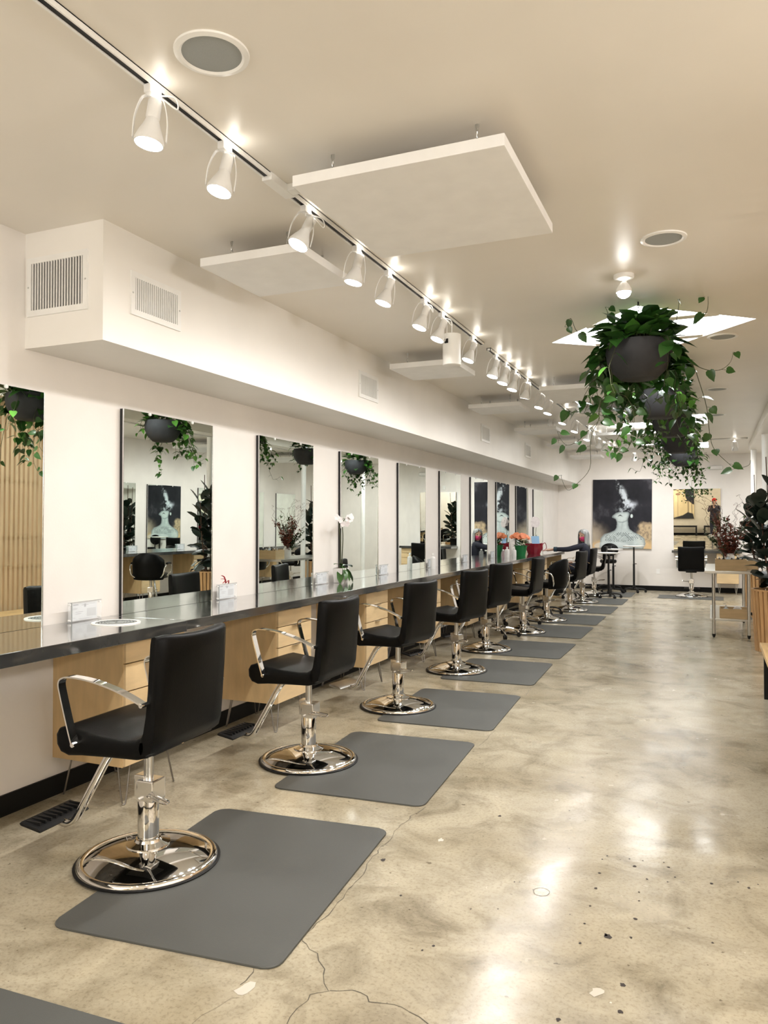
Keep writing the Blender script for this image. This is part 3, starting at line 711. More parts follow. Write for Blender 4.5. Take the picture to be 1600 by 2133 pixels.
def arm(t, s_, W=.485):
    h = W/2; y = s_*(h+.030)
    a = MB(); a.strip([(.150, y, .545), (.175, y, .62), (.212, y, .745), (.222, y, .795), (.205, y, .817), (.16, y, .824), (.06, y, .815), (-.05, y, .790), (-.13, y, .762), (-.185, y, .738)], (0, 1, 0), .040, .0065, 5)
    o = a.build('armrest', 'chrome', t)
    p = MB(); p.tube([(.152, s_*(h-.01), .552), (.152, y+.017*s_, .552)], .0095, 12, 0); p.tube([(-.182, s_*(h-.015), .737), (-.182, y+.017*s_, .737)], .0095, 12, 0)
    p.build('arm_bolt', 'chrome', o)
def chair_A(label, black=True):
    t = thing('styling_chair', label, 'chair', (0, 0, 0), 0, 'black styling chairs along the left worktop')
    hyd_base(t); chair_seat_back(t); arm(t, 1); arm(t, -1); footrest(t, black); return t
def chair_B(label):          # round low back, tubular arms
    t = thing('tub_styling_chair', label, 'chair', (0, 0, 0), 0, 'black round backed styling chairs with tubular arms')
    hyd_base(t); 
    MB().box(-.22, .26, -.23, .23, .49, .585, .035).build('seat', 'leather', t, 60)
    b = MB(); rows = []; n = 14
    for k in range(n+1):
        a = -1.15+2.3*k/n; ring = []; top = .93-.10*(abs(a)/1.15)**2.2
        for (dr, z) in [(0, .50), (.012, .48), (.04, .49), (.058, .56), (.062, .75), (.055, top-.02), (.035, top), (.008, top-.01), (0, top-.05), (-.012, .75)]:
            r = .20+dr; ring.append(b.bm.verts.new((-.05-r*math.cos(a)-.06*max(0, z-.6), r*1.12*math.sin(a), z)))
        rows.append(ring)
    for r0, r1 in zip(rows[:-1], rows[1:]):
        for i in range(10): b._f([r0[i], r0[(i+1) % 10], r1[(i+1) % 10], r1[i]])
    b._f(rows[0][::-1]); b._f(rows[-1]); b.build('backrest', 'leather', t, 60)
    for s_ in (1, -1):
        q = MB(); q.tube([(-.20, .20*s_, .52), (-.24, .26*s_, .58), (-.22, .285*s_, .70), (-.12, .29*s_, .735), (.08, .29*s_, .74), (.17, .29*s_, .715), (.17, .285*s_, .60), (.12, .23*s_, .53)], .0125, 10, 6)
        o = q.build('armrest', 'chrome', t)
        MB().tube([(-.12, .29*s_, .75), (.0, .29*s_, .756), (.12, .29*s_, .748)], .020, 10, 4).build('arm_pad', 'leather', o)
    footrest(t, True); return t
chA = chair_A('black styling chair nearest the camera'); chA.location = (-2.238, 2.665, 0.0005); chA.rotation_euler[2] = PI+math.radians(2.5)
chAs = chair_A('black styling chair third from the camera, with a chrome foot pad', False); chAs.location = (-2.305, 5.69, 0.0005); chAs.rotation_euler[2] = PI-math.radians(8)
for lb, x, y, rz in [('black styling chair second from the camera', -2.285, 4.18, 180), ('black styling chair fourth from the camera', -2.338, 7.315, 167), ('black styling chair fifth from the camera, beside a rolling stool', -2.42, 8.67, 166), ('black styling chair sixth from the camera', -2.349, 10.29, 176), ('black styling chair behind the round backed chair', -2.213, 13.18, 170), ('black styling chair the masked woman sits in', -2.235, 14.68, 178), ('black styling chair farthest along the left worktop', -2.225, 16.19, 185)]:
    dup(chA, lb, (x, y, .0005), math.radians(rz))
chB = chair_B('black round backed styling chair with chrome tube arms, seventh along the left'); chB.location = (-2.31, 11.70, .0005); chB.rotation_euler[2] = math.radians(165)
chC = dup(chA, 'black styling chair seen square from behind at the far right counter', (-.385, 16.62, .0005), PI/2); chC['group'] = 'black styling chairs off the left worktop'
for i, (y, rz) in enumerate([(10.35, 65), (11.9, -25), (13.4, 10), (15.0, -15)]):
    c = dup(chB, f'black round backed chair at the right worktop, {ordn[i]} from near, lighting that side', (2.2, y, .0005), math.radians(rz)); c['group'] = 'round backed chairs at the right hand worktop'
# floor mats
def floor_mat_obj(pts, label, h=.010, rad=.055):
    # rounded rectangle from centre, size, angle
    (cx_, cy_, wx, wy, ang) = pts
    prof = []
    for (sx, sy, a0) in ((1, 1, 0), (-1, 1, 90), (-1, -1, 180), (1, -1, 270)):
        for k in range(7):
            a = math.radians(a0+15*k); prof.append((sx*(wx/2-rad)+rad*math.cos(a), sy*(wy/2-rad)+rad*math.sin(a)))
    b = MB(); b.prism(prof, 'z', 0, h, .004, 2); o = b.build('floor_mat', 'matrub', loc=(cx_, cy_, 0)); o.rotation_euler[2] = math.radians(ang)
    return tag(o, label, 'floor mat', 'grey anti-fatigue mats beside the chairs')
mats_ = [(-1.812, 2.738, .905, 1.21, 5), (-1.840, 4.302, .87, 1.22, 3.5), (-1.890, 5.83, .87, 1.18, 3), (-1.945, 7.465, .88, 1.17, 2), (-1.965, 8.92, .90, 1.13, 0), (-1.985, 10.53, .90, 1.16, 0), (-1.985, 11.95, .90, 1.16, 0), (-1.965, 13.45, .90, 1.16, 0), (-1.945, 15.0, .90, 1.16, 0), (-1.94, 16.55, .90, 1.10, 0)]
for i, a in enumerate(mats_):
    # the pump base stands half on the mat edge in the photo: mat has its cut-out hidden below the plate
    floor_mat_obj(a, f'grey rubber floor mat beside the {ordn[i]} chair from the camera', .008)
for o in list(COL.objects):
    if o.name.startswith(('styling_chair', 'tub_styling_chair')) and o.parent is None: o.location.z = .0085
floor_mat_obj((-.40, 16.42, 1.2, .75, 0), 'grey rubber floor mat under the far right chair', .008)
floor_mat_obj((-1.75, 1.18, .90, 1.17, 2), 'grey rubber floor mat cut off by the lower left photo corner', .008)
floor_mat_obj((1.85, 10.5, .90, 1.17, 0), 'grey rubber floor mat by the right hand worktop, seen in mirrors', .008)
# ------------------------------------------------------------------ rolling stools and trolleys
def star_base(t, m_leg, r=.27, caster='rubber', arch=True, n=5, a0=0.3):
    for k in range(n):
        a = a0+2*PI*k/n; d = Vector((math.cos(a), math.sin(a), 0)); b = MB()
        b.tube([d*.02+Vector((0, 0, .10 if arch else .085)), d*.12+Vector((0, 0, .12 if arch else .085)), d*(r-.03)+Vector((0, 0, .095 if arch else .072)), d*r+Vector((0, 0, .06))], .015, 8, 5, .011)
        leg = b.build('base_leg', m_leg, t)
        c = MB(); s_ = Vector((-d.y, d.x, 0))
        for q in (-1, 1):
            ctr = d*r+s_*.012*q+Vector((0, 0, .028)); c.tube([ctr-s_*.007, ctr+s_*.007], .027, 16, 0)
        c.tube([d*r+Vector((0, 0, .03)), d*r+Vector((0, 0, .065))], .009, 8, 0)
        c.build('caster', caster, leg)
    MB().lathe([(0, .13), (.03, .13), (.034, .10), (.034, .075), (0, .075)], n=20).build('hub', m_leg, t)
def stool(label, x, y, chrome=True, seat_z=.50, back=False, rz=0, ring=False):
    t = thing('rolling_stool', label, 'stool', (x, y, 0), rz, 'rolling stools beside the styling chairs')
    star_base(t, 'chrome' if chrome else 'blackmetal')
    MB().tube([(0, 0, .11), (0, 0, seat_z)], .018, 14, 0).build('gas_post', 'chrome' if chrome else 'blackmetal', t)
    if ring: MB().tube([(.15*math.cos(a), .15*math.sin(a), .17) for a in [2*PI*k/20 for k in range(21)]], .008, 8, 0).build('foot_ring', 'chrome', t)
    MB().lathe([(0, 0), (.15, 0), (.175, .02), (.18, .05), (.165, .078), (.10, .085), (0, .082)], c=(0, 0, seat_z), n=32).build('seat', 'leather', t, 60)
    if back:
        b = MB(); b.tube([(-.10, 0, seat_z), (-.22, 0, seat_z+.02), (-.24, 0, seat_z+.20)], .014, 8, 5); b.build('back_post', 'blackmetal', t)
        MB().lathe([(0, -.02), (.16, -.018), (.19, 0), (.16, .018), (0, .02)], n=28, mtx=Matrix.Translation((-.25, 0, seat_z+.29)) @ Matrix.Rotation(PI/2, 4, 'Y'), sx=.75).build('backrest', 'leather', t, 60)
    return t
stool('black rolling stool on a chrome star base beside the fifth chair', -2.56, 9.75)
stool('black rolling stool with a chrome foot ring beside the sixth chair', -2.56, 11.05, True, .50, ring=True)
stool('black rolling stool on a black star base behind the seventh chair', -2.50, 12.45, False, .48)
stool('black rolling stool with a rounded backrest below the smoke painting', -2.10, 17.50, False, .60, True, PI/2+PI)
stool('black rolling stool at the farthest styling chair', -2.52, 15.43, False, .46)
def trolley(label, x, y, h, r=.215, tray='white', a0=.3):
    t = thing('caster_table', label, 'trolley table', (x, y, 0), 0, 'round topped tables on casters by the end wall')
    star_base(t, 'blackmetal', .235, 'rubber', False, 5, a0)
    b = MB(); b.box(-.021, .021, -.021, .021, .08, h*.62, .003); b.box(-.016, .016, -.016, .016, h*.6, h-.01, .002); b.build('post', 'blackmetal', t)
    MB().tube([(.02, 0, h*.62), (.055, 0, h*.62)], .008, 8, 0).build('height_knob', 'blackmetal', t)
    MB().lathe([(0, -.022), (.05, -.02), (.19, -.014), (r, -.010), (r+.008, 0), (r+.008, .010), (r-.004, .010), (r-.008, .002), (0, .002)], c=(0, 0, h), n=48).build('table_top', 'white', t)
trolley('white topped caster table in front, between the chairs and the aisle', -1.885, 15.75, .885)
trolley('white topped caster table behind the front one, carrying a black box', -1.93, 16.93, .925, .19, a0=.8)
trolley('white topped caster table on the right, the tallest one', -1.54, 17.25, .985, .215, a0=.1)
MB_ = MB(); MB_.box(-.08, .08, -.05, .05, 0, .055, .004)
tag(MB_.build('black_box', 'blackmetal', loc=(-2.05, 16.93, .936)), 'small black box on the middle caster table', 'box')
# ------------------------------------------------------------------ paintings
def hash_noise(nx, ny, sc, seed, oct_=5):
    r = np.random.RandomState(seed); out = np.zeros((ny, nx)); amp = 1; tot = 0
    for o in range(oct_):
        g = r.rand(int(sc)+3, int(sc)+3); ys = np.linspace(0, sc, ny); xs = np.linspace(0, sc, nx)
        yi = np.floor(ys).astype(int); xi = np.floor(xs).astype(int); fy = ys-yi; fx = xs-xi; fy = fy*fy*(3-2*fy); fx = fx*fx*(3-2*fx)
        a = g[yi][:, xi]; b_ = g[yi][:, xi+1]; c = g[yi+1][:, xi]; d = g[yi+1][:, xi+1]
        out += amp*((a*(1-fx)+b_*fx)*(1-fy)[:, None]+(c*(1-fx)+d*fx)*fy[:, None]); tot += amp; amp *= .55; sc *= 2
    return out/tot
def poly_mask(X, Y, pts):
    ins = np.zeros(X.shape, bool); n = len(pts)
    for i in range(n):
        x1, y1 = pts[i]; x2, y2 = pts[(i+1) % n]
        if y1 == y2: continue
        c = ((y1 > Y) != (y2 > Y)) & (X < (x2-x1)*(Y-y1)/(y2-y1)+x1); ins ^= c
    return ins
def canvas(name, label, cat, w_, h_, loc, rx, img, edge='paper', tilt=0, parent_label=None):
    ny, nx = img.shape[:2]; t = thing(name, label, cat, loc, rx); 
    me = bpy.data.meshes.new('painted_face'); xs = np.linspace(0, w_, nx); zs = np.linspace(h_, 0, ny)
    verts = [(x, 0, z) for z in zs for x in xs]
    fc = [(j*nx+i, (j+1)*nx+i, (j+1)*nx+i+1, j*nx+i+1) for j in range(ny-1) for i in range(nx-1)]
    me.from_pydata(verts, [], fc); at = me.color_attributes.new('paint', 'FLOAT_COLOR', 'POINT')
    rgba = np.ones((ny, nx, 4)); rgba[..., :3] = np.clip(img, 0, 1); at.data.foreach_set('color', rgba.reshape(-1))
    me.materials.append(M['paint']); o = bpy.data.objects.new('painted_face', me); COL.objects.link(o); o.parent = t; o.location = (0, -.001, 0)
    MB().box(0, w_, 0.0, .035, 0, h_).build('stretcher', edge, t)
    t.rotation_euler[0] = tilt; return t
nx, ny = 200, 250
u, v = np.meshgrid(np.linspace(0, 1, nx), np.linspace(0, 1, ny))
n1 = hash_noise(nx, ny, 4, 3); n2 = hash_noise(nx, ny, 9, 8); n3 = hash_noise(nx, ny, 30, 11, 3)
def ss(a, b, x): q = np.clip((x-a)/(b-a), 0, 1); return q*q*(3-2*q)
dark = np.array([.022, .022, .027]); img = dark[None, None, :]*(0.5+1.3*n1[..., None]) + np.array([.07, .068, .075])*(ss(.55, .8, n1)*.8)[..., None]
def lay(mask, col):
    global img
    m_ = mask[..., None] if mask.ndim == 2 else mask; img = img*(1-m_)+np.array(col)*m_
# tan and ochre lower corners
lay(ss(.60, .85, v+.25*(n1-.5))*ss(.35, .0, u)*.9, (.50, .42, .32))
bl = ss(.60, .66, v+.04*(n3-.5))*ss(.78, .86, u+.15*(n2-.5)+.25*(v-.62)); lay(bl*.95, (.52, .40, .25)); lay(bl*ss(.45, .6, n3)*.6, (.20, .16, .12))
lay(ss(.86, .97, v+.1*(n2-.5))*ss(.55, .75, np.abs(u-.5)*2)*.9, (.72, .50, .26))
pale = (.60, .68, .67)
sh = poly_mask(u, v, [(.12, 1), (.14, .86), (.20, .80), (.30, .775), (.385, .74), (.415, .70), (.42, .62), (.40, .575), (.335, .55), (.345, .53), (.40, .49), (.47, .47), (.60, .47), (.63, .50), (.60, .57), (.605, .66), (.63, .72), (.70, .765), (.80, .80), (.88, .85), (.90, .93), (.86, 1)]).astype(float)
def blur(a, k):
    for _ in range(k):
        a = (a+np.roll(a, 1, 0)+np.roll(a, -1, 0)+np.roll(a, 1, 1)+np.roll(a, -1, 1))/5
    return a
lay(blur(sh, 2)*(0.80+.2*n3), pale)
lay(np.clip(sh*(1-blur(sh, 60))*1.5, 0, .85), (.12, .15, .16)); lay(sh*ss(.45, .65, n2)*.30, (.25, .30, .31))
lay(blur(poly_mask(u, v, [(.43, .605), (.50, .615), (.58, .59), (.605, .57), (.60, .60), (.52, .632), (.44, .622)]).astype(float), 2)*.55, (.10, .13, .14))
lay(blur(poly_mask(u, v, [(.425, .545), (.455, .515), (.48, .512), (.515, .54), (.48, .527), (.455, .53)]).astype(float), 1), (.03, .03, .035))
lay(ss(.02, .0, np.abs(u-.50+.12*(v-.72)))*(v > .63)*(v < .78)*.25, (.25, .30, .32))
ear = ((u-.665)/.02)**2+((v-.53)/.028)**2 < 1; lay(blur(ear.astype(float), 1), pale)
tat = ((np.sin(u*170+6*n2)*np.sin(v*190+7*n1)) > .18) & (n3 > .44) & (v > .785+.35*np.abs(u-.53)**1.6-.02) & (v < .895-.02*np.cos(u*8)) & (u > .22) & (u < .84); lay(tat.astype(float)*.9, (.05, .06, .07))
lay((((u-.5)/.16)**2+((v-1.0)/.05)**2 < 1).astype(float)*.0, (0, 0, 0))
lay(blur((((u-.33)/.30)**2+((v-.97)/.07)**2 < 1).astype(float), 3)*.5, (.70, .76, .76))
# smoke
cxs = np.interp(v, [0, .12, .22, .30, .38, .46], [.40, .47, .52, .56, .60, .54]); wd = np.interp(v, [0, .12, .22, .30, .36, .42, .50], [.02, .04, .045, .055, .12, .11, .07])
sm_ = np.exp(-((u-cxs-.05*(n2-.5))/wd)**2)*ss(.52, .42, v)*ss(-.05, .2, v+.05)*ss(.32, .62, n2*.6+n3*.4+.10)
sm_ = sm_*ss(.36, .60, .5*n3+.5*n2); lay(np.clip(sm_*1.15, 0, .92), (.60, .66, .71)); wisp = np.exp(-((v-.36-.12*(u-.62)-.10*(n2-.5))/.035)**2)*ss(.58, .62, u)*ss(.80, .66, u); lay(wisp*.8, (.6, .64, .72))
lay(ss(.62, .78, n1)*ss(.6, .2, u)*ss(.5, .3, v)*.25, (.25, .25, .26))
t = canvas('smoke_painting', 'large black and white painting of a tilted head in smoke on the end wall', 'painting', 1.262, 1.535, (-2.482, YF-.045, .925), 0, img, 'paper')
t.rotation_euler[1] = math.radians(.6)
# generic portrait in tan on the entrance wall, seen only by reflection
u2, v2 = u, v
img = np.ones((ny, nx, 3))*np.array([.55, .44, .25]); img *= (0.85+.3*n1[..., None])
lay(blur(poly_mask(u, v, [(.58, 0), (1, 0), (1, .62), (.92, .60), (.80, .54), (.70, .50), (.62, .42), (.60, .25)]).astype(float), 3), (.025, .025, .03))
lay(blur(((((u-.66)/.13)**2+((v-.40)/.13)**2 < 1) & (((u-.63)/.10)**2+((v-.40)/.10)**2 > 1)).astype(float), 1), (.03, .03, .03))
for cx_ in (.14, .42): lay(blur(((((u-cx_)/.10)**2+((v-.20)/.030)**2 < 1)).astype(float), 1)*.95, (.05, .035, .025))
lay(blur((((u-.29)/.11)**2+((v-.335)/.030)**2 < 1).astype(float), 1)*.8, (.16, .07, .05)); lay(blur((((u-.28)/.06)**2+((v-.235)/.018)**2 < 1).astype(float), 1)*.8, (.12, .08, .05))
for cx_, wd_ in ((.28, .010), (.10, .008), (.74, .03), (.90, .02)): lay(np.exp(-((u-cx_-.02*(n1-.5))/wd_)**2)*(v > (.36 if cx_ < .5 else .5))*.8, (.10, .07, .05))
lay(blur(poly_mask(u, v, [(.0, 1), (.15, .96), (.5, .90), (.72, .82), (.95, .86), (1, 1)]).astype(float), 3), (.03, .03, .03))
canvas('portrait_painting', 'tan and black portrait painting on the entrance wall, seen in the far mirror', 'painting', 1.02, 1.80, (-.78, YN+.05, .78), 0, img[:, ::-1], 'paper')
bpy.data.objects['portrait_painting'].rotation_euler = (0, 0, PI)
# ------------------------------------------------------------------ far right station
counter((-.785, 17.35, .905), 0, 0, 'x') if False else None
b = MB(); b.box(0, 1.35, 0, .52, -.052, 0, .003)
tag(b.build('worktop', 'counter', loc=(-.785, 17.35, .905)), 'short dark worktop on the end wall in front of the amber mirror', 'worktop')
b = MB(); b.box(0, .03, 0, .03, 0, .853); 
t = thing('wall_mirror', 'wide mirror on the end wall reflecting the photographer and a portrait', 'mirror', (-.765, YF-.002, .915))
MB().box(0, .938, -.026, 0, 0, 1.30).build('back_box', 'paper', t)
k = math.tan(math.radians(1.22))*1.30
g = MB(); g.face([(0, -.0275, 0), (.938, -.0275, 0), (.938, -.0275-k, 1.30), (0, -.0275-k, 1.30)]); g.build('glass', 'gmirror', t)
g = MB(); g.prism([(-.026, 0), (-.0272, 0), (-.0272-k, 1.30), (-.026, 1.30)], 'x', 0, .938); g.build('backing', 'paper', t)
t = thing('drawer_cabinet', 'maple two drawer cabinet on hairpin legs under the end wall worktop', 'cabinet', (.085, 17.42, 0))
MB().box(0, .42, 0, .40, .225, .850, .002).build('body', 'maple', t)
for z0, z1 in ((.23, .46), (.465, .62), (.625, .735), (.74, .845)):
    d = MB().box(.004, .416, -.018, .0, z0, z1-.004, .001).build('drawer', 'maple', t); MB().box(.16, .26, -.034, -.010, z1-.006, z1-.003).build('handle', 'silver', d)
for x in (.05, .37):
    for y in (.05, .35):
        MB().tube([(x-.03, y, .225), (x-.004, y, .02), (x, y, .006), (x+.006, y, .02), (x+.03, y, .225)], .0045, 6, 4).build('hairpin_leg', 'steel', t)
# small wall things
t = thing('emergency_light', 'oval white emergency light high on the end wall right of the plants', 'emergency light', (.075, YF, 2.665))
MB().box(-.15, .15, -.05, 0, -.045, .045, .035).build('housing', 'white', t); MB().box(-.10, .10, -.062, -.048, -.028, .028, .006).build('diffuser', 'pwhite', t)
tag(MB().box(-.035, .035, -.028, 0, -.05, .05, .006).build('wall_sensor', 'white', loc=(-.434, YF, 2.325)), 'small white sensor box on the end wall above the amber mirror', 'sensor')
tag(MB().box(-.035, .035, -.006, 0, -.055, .055, .002).build('power_outlet', 'white', loc=(-1.09, YF, .42)), 'white power outlet low on the end wall', 'outlet')
# ------------------------------------------------------------------ plants in hanging bowls
def heart_leafs(b, rnd_, pos, d, size, m=None):
    up = Vector((rnd_.uniform(-.4, .4), rnd_.uniform(-.4, .4), 1))
    b.leaf(pos, d, up, size, size*rnd_.uniform(.62, .8), 'heart', rnd_.uniform(.05, .3))
def hanging_plant(x, y, label, seed, nlead, nvines, vines_px=(), size=.085, R=.215, bot=2.42, dens=1.0, bright=.7):
    t = thing('hanging_planter', label, 'hanging plant', (x, y, bot), 0, 'trailing pothos in hanging charcoal bowls'); r = random.Random(seed)
    RS = R
    MB().lathe([(0, 0), (RS*.50, 0), (RS*.56, .004), (RS*.80, .055), (RS*.96, .125), (RS, .185), (RS*.955, .245), (RS*.92, .248), (RS*.90, .235), (RS*.88, .215), (0, .21)], n=48).build('bowl', 'pot', t, 50)
    MB().lathe([(0, .222), (RS*.895, .222)], n=32).build('soil', 'soil', t)
    ch = MB(); top = CZ-bot+ (.0 if abs(y-5.3) > .4 else 0)
    for k in range(3):
        a = 2*PI*k/3+.5; ch.tube([(RS*.93*math.cos(a), RS*.93*math.sin(a), .24), (.01*math.cos(a), .01*math.sin(a), .42)], .003, 6, 0)
    zz = .42
    while zz < top-.02:
        ch.tube([(0.006*math.cos(2*PI*q/8), 0, zz+.012+.013*math.sin(2*PI*q/8)) for q in range(9)], .0022, 5, 0, cap=False); zz += .022
    ch.tube([(0, 0, top-.02), (0, 0, top)], .006, 6, 0); ch.build('hanging_chain', 'blackmetal', t)
    lf = MB(); lf.norecalc = True; lf.m('leaf'); lf.m('leaf2'); st = MB()
    # crown
    for i in range(int(nlead*dens)):
        a = r.uniform(0, 2*PI); rr = R*math.sqrt(r.uniform(.02, 1.45)); over = rr > R*.95
        z = (r.uniform(.24, .36) - .10*(rr/R)**2 + (.07 if not over else r.uniform(-.10, .05)))
        p = Vector((rr*math.cos(a), rr*math.sin(a), max(.06 if over else .23, z)))
        if over and math.cos(a+1.35) > .35 and r.random() < .86: continue
        d = Vector((math.cos(a)+r.uniform(-.6, .6), math.sin(a)+r.uniform(-.6, .6), r.uniform(-.9, .35) if over else r.uniform(-.3, .7)))
        lf.m('leaf' if r.random() < bright else 'leaf2'); heart_leafs(lf, r, p, d, size*r.uniform(.8, 1.5))
        if i % 3 == 0: st.tube([Vector((p.x*.6, p.y*.6, .23)), p*.8+Vector((0, 0, .05)), p], .0018, 4, 3)
    # trailing vines
    for k in range(nvines):
        a = r.uniform(-1.35-PI-1.3+2*PI, -1.35+PI+1.3) if r.random() < .9 else r.uniform(0, 2*PI); L = r.uniform(.10, .55) if r.random() < .75 else r.uniform(.4, .75)
        p = Vector((R*.9*math.cos(a), R*.9*math.sin(a), .25)); pts = [p, Vector((R*1.12*math.cos(a), R*1.12*math.sin(a), .24))]
        q = pts[-1].copy(); n = max(3, int(L/.06)); dr = Vector((math.cos(a)*.25, math.sin(a)*.25, -1))
        for j in range(n):
            q = q+Vector((dr.x+r.uniform(-.5, .5), dr.y+r.uniform(-.5, .5), -1)).normalized()*.06; pts.append(q.copy())
        if L > .3:
            for j in range(3): q = q+Vector((math.cos(a)*.04+r.uniform(-.02, .02), math.sin(a)*.04, .012*j)); pts.append(q.copy())
        st.tube(pts, .0026, 5, 3, .0012)
        step = 1 if r.random() < .7 else 2
        for j in range(1, len(pts), step):
            aa = r.uniform(0, 2*PI); d = Vector((math.cos(aa), math.sin(aa), r.uniform(-1.4, -.1))); o_ = Vector((math.cos(aa), math.sin(aa), .1))*.02
            st.tube([pts[j], pts[j]+o_], .0013, 4, 0); lf.m('leaf' if r.random() < bright else 'leaf2'); heart_leafs(lf, r, pts[j]+o_, d, size*r.uniform(.65, 1.25)*(1-.35*j/len(pts)))
    for vp, dy in vines_px:
        pts = [P(a, b_, y=y+dy*(1 if i else .6))-Vector((x, y, bot)) for i, (a, b_) in enumerate(vp)]
        st.tube(pts, .0028, 5, 4, .0014)
        for j in range(1, len(pts)):
            if r.random() < .8:
                aa = r.uniform(0, 2*PI); m0 = pts[j]; o_ = Vector((math.cos(aa), math.sin(aa)*.5, -.2))*.03
                st.tube([m0, m0+o_], .0013, 4, 0); lf.m('leaf'); d = Vector((math.cos(aa), math.sin(aa)*.4, r.uniform(-1.2, .1)))
                lf.leaf(m0+o_, d, (r.uniform(-.3, .3), -1, .4), size*r.uniform(.5, .95)*(1-.4*j/len(pts)), size*.6*(1-.4*j/len(pts)), 'heart', .15)
    # upright young shoots
    for k in range(5):
        a = r.uniform(0, 2*PI); p0 = Vector((R*.8*math.cos(a), R*.8*math.sin(a), .25)); p1 = Vector((R*1.25*math.cos(a), R*1.25*math.sin(a), .37+r.uniform(0, .05)))
        st.tube([p0, (p0+p1)/2+Vector((0, 0, .05)), p1], .0015, 4, 4); lf.m('leaf'); lf.leaf(p1, (math.cos(a), math.sin(a), -.6), (0, 0, 1), .035, .016, 'heart', .3)
    st.build('vine_stems', 'vine', t); lf.build('foliage', None, t, 180); return t
def c8(pts): return [(1100+a/3.2, 560+b_/3.2) for a, b_ in pts]
V1 = [(c8([(540,600),(560,740),(555,800),(490,870),(470,950),(472,1010),(400,1080),(330,1150),(260,1175),(215,1130),(195,1085)]), -.10),
      (c8([(530,640),(560,700),(550,810),(485,900),(470,1010),(430,1090),(415,1180),(412,1330),(330,1430),(265,1475),(225,1400),(225,1375)]), .06),
      (c8([(560,825),(650,850),(700,940),(706,1050),(690,1150),(640,1225),(590,1200)]), .02),
      (c8([(1000,560),(1100,650),(1140,750),(1190,920),(1210,1090),(1240,1200),(1340,1300),(1390,1330),(1470,1310),(1483,1275)]), .05),
      (c8([(1050,600),(1110,640),(1200,675),(1290,670),(1350,620),(1368,555)]), -.05),
      (c8([(980,400),(1000,280),(1010,200)]), -.04), (c8([(1100,380),(1190,290),(1200,180)]), .05), (c8([(440,440),(330,420),(285,330),(245,385)]), -.02), (c8([(540,360),(530,290),(515,255)]), .0)]
pl = [(1331, 5.42, 11), (1377, 7.40, 22), (1401, 9.2, 33), (1412, 10.95, 44), (1423, 12.86, 55)]
names = ['nearest hanging charcoal bowl of trailing pothos, under the diamond skylight', 'second hanging charcoal bowl of bright trailing pothos', 'third hanging charcoal bowl of trailing pothos', 'fourth hanging charcoal bowl of trailing pothos', 'farthest hanging charcoal bowl, its vines trailing over the end wall']
for i, (px, y, sd) in enumerate(pl):
    x = P(px, 900, y=y).x
    hanging_plant(x, y, names[i], sd, [290, 210, 150, 150, 170][i], [30, 18, 16, 20, 34][i], V1 if i == 0 else (), [.112, .088, .08, .08, .08][i], .214, [2.425, 2.415, 2.43, 2.40, 2.36][i], 1.0, [.93, .45, .6, .6, .6][i])  # nearest bowl gets mostly dark leaves, its backlit shade put into the colour
# ------------------------------------------------------------------ columns
for i, (x, y) in enumerate([(.98, 10.27), (.75, 12.95), (.71, 15.6)]):
    o = MB().lathe([(0, 0), (.048, 0), (.048, 2.82), (0, 2.82)], n=28).build('trim_%d' % (3+i), 'white', loc=(x, y, 0)); struct(o)
# ------------------------------------------------------------------ steel work table
t = thing('steel_work_table', 'stainless steel work table with an undershelf right of the aisle', 'table', (-.09, 10.72, 0))
TW, TL = .62, 1.90
b = MB(); b.box(0, TW, 0, TL, .822, .858, .006); b.build('table_top', 'steel', t)
b = MB(); b.box(.06, TW-.06, .06, TL-.06, .215, .245, .004); b.build('undershelf', 'steel', t)
for lx in (.105, TW-.105):
    for ly in (.075, TL-.075):
        l = MB(); l.tube([(lx, ly, .04), (lx, ly, .822)], .0205, 16, 0); lo_ = l.build('leg', 'steel', t)
        MB().lathe([(0, 0), (.012, 0), (.022, .03), (.022, .045), (0, .045)], c=(lx, ly, 0), n=14).build('foot', 'blackmetal', lo_)
def crate(name, label, loc, wx, wy, hz, div=True):
    t = thing(name, label, 'box', loc)
    b = MB(); e = .012; b.box(0, wx, 0, e, 0, hz); b.box(0, wx, wy-e, wy, 0, hz); b.box(0, e, e, wy-e, 0, hz); b.box(wx-e, wx, e, wy-e, 0, hz); b.box(e, wx-e, e, wy-e, 0, .01); b.build('crate_walls', 'box', t)
    if div: b = MB(); b.box(wx*.5-.004, wx*.5+.004, e, wy-e, .01, hz*.85); b.box(e, wx-e, wy*.5-.004, wy*.5+.004, .01, hz*.85); b.build('divider', 'box', t)
crate('wooden_crate', 'long plain wooden box of bottles on top of the steel table', (.035, 10.76, .8585), .37, .28, .145)
crate('wooden_crate', 'divided wooden box on the undershelf of the steel table', (.085, 10.80, .2455), .345, .30, .125)
crate('wooden_crate', 'small wooden box beside the vase on the steel table', (.40, 11.15, .8585), .15, .18, .11)
def bottle(loc, r, h, m, label, pump=False, capm='white'):
    t = thing('bottle', label, 'bottle', loc, 0, None)
    MB().lathe([(0, 0), (r, 0), (r, h*.66), (r*.85, h*.74), (r*.35, h*.80), (r*.35, h*.86), (0, h*.86)], n=16).build('body', m, t)
    q = MB(); q.lathe([(0, h*.86), (r*.42, h*.86), (r*.42, h*.95), (r*.2, h), (0, h)], n=12)
    if pump: q.tube([(0, 0, h*.98), (0, 0, h*1.12), (-r*.9, 0, h*1.12)], .004, 6, 0)
    q.build('cap', capm, t)
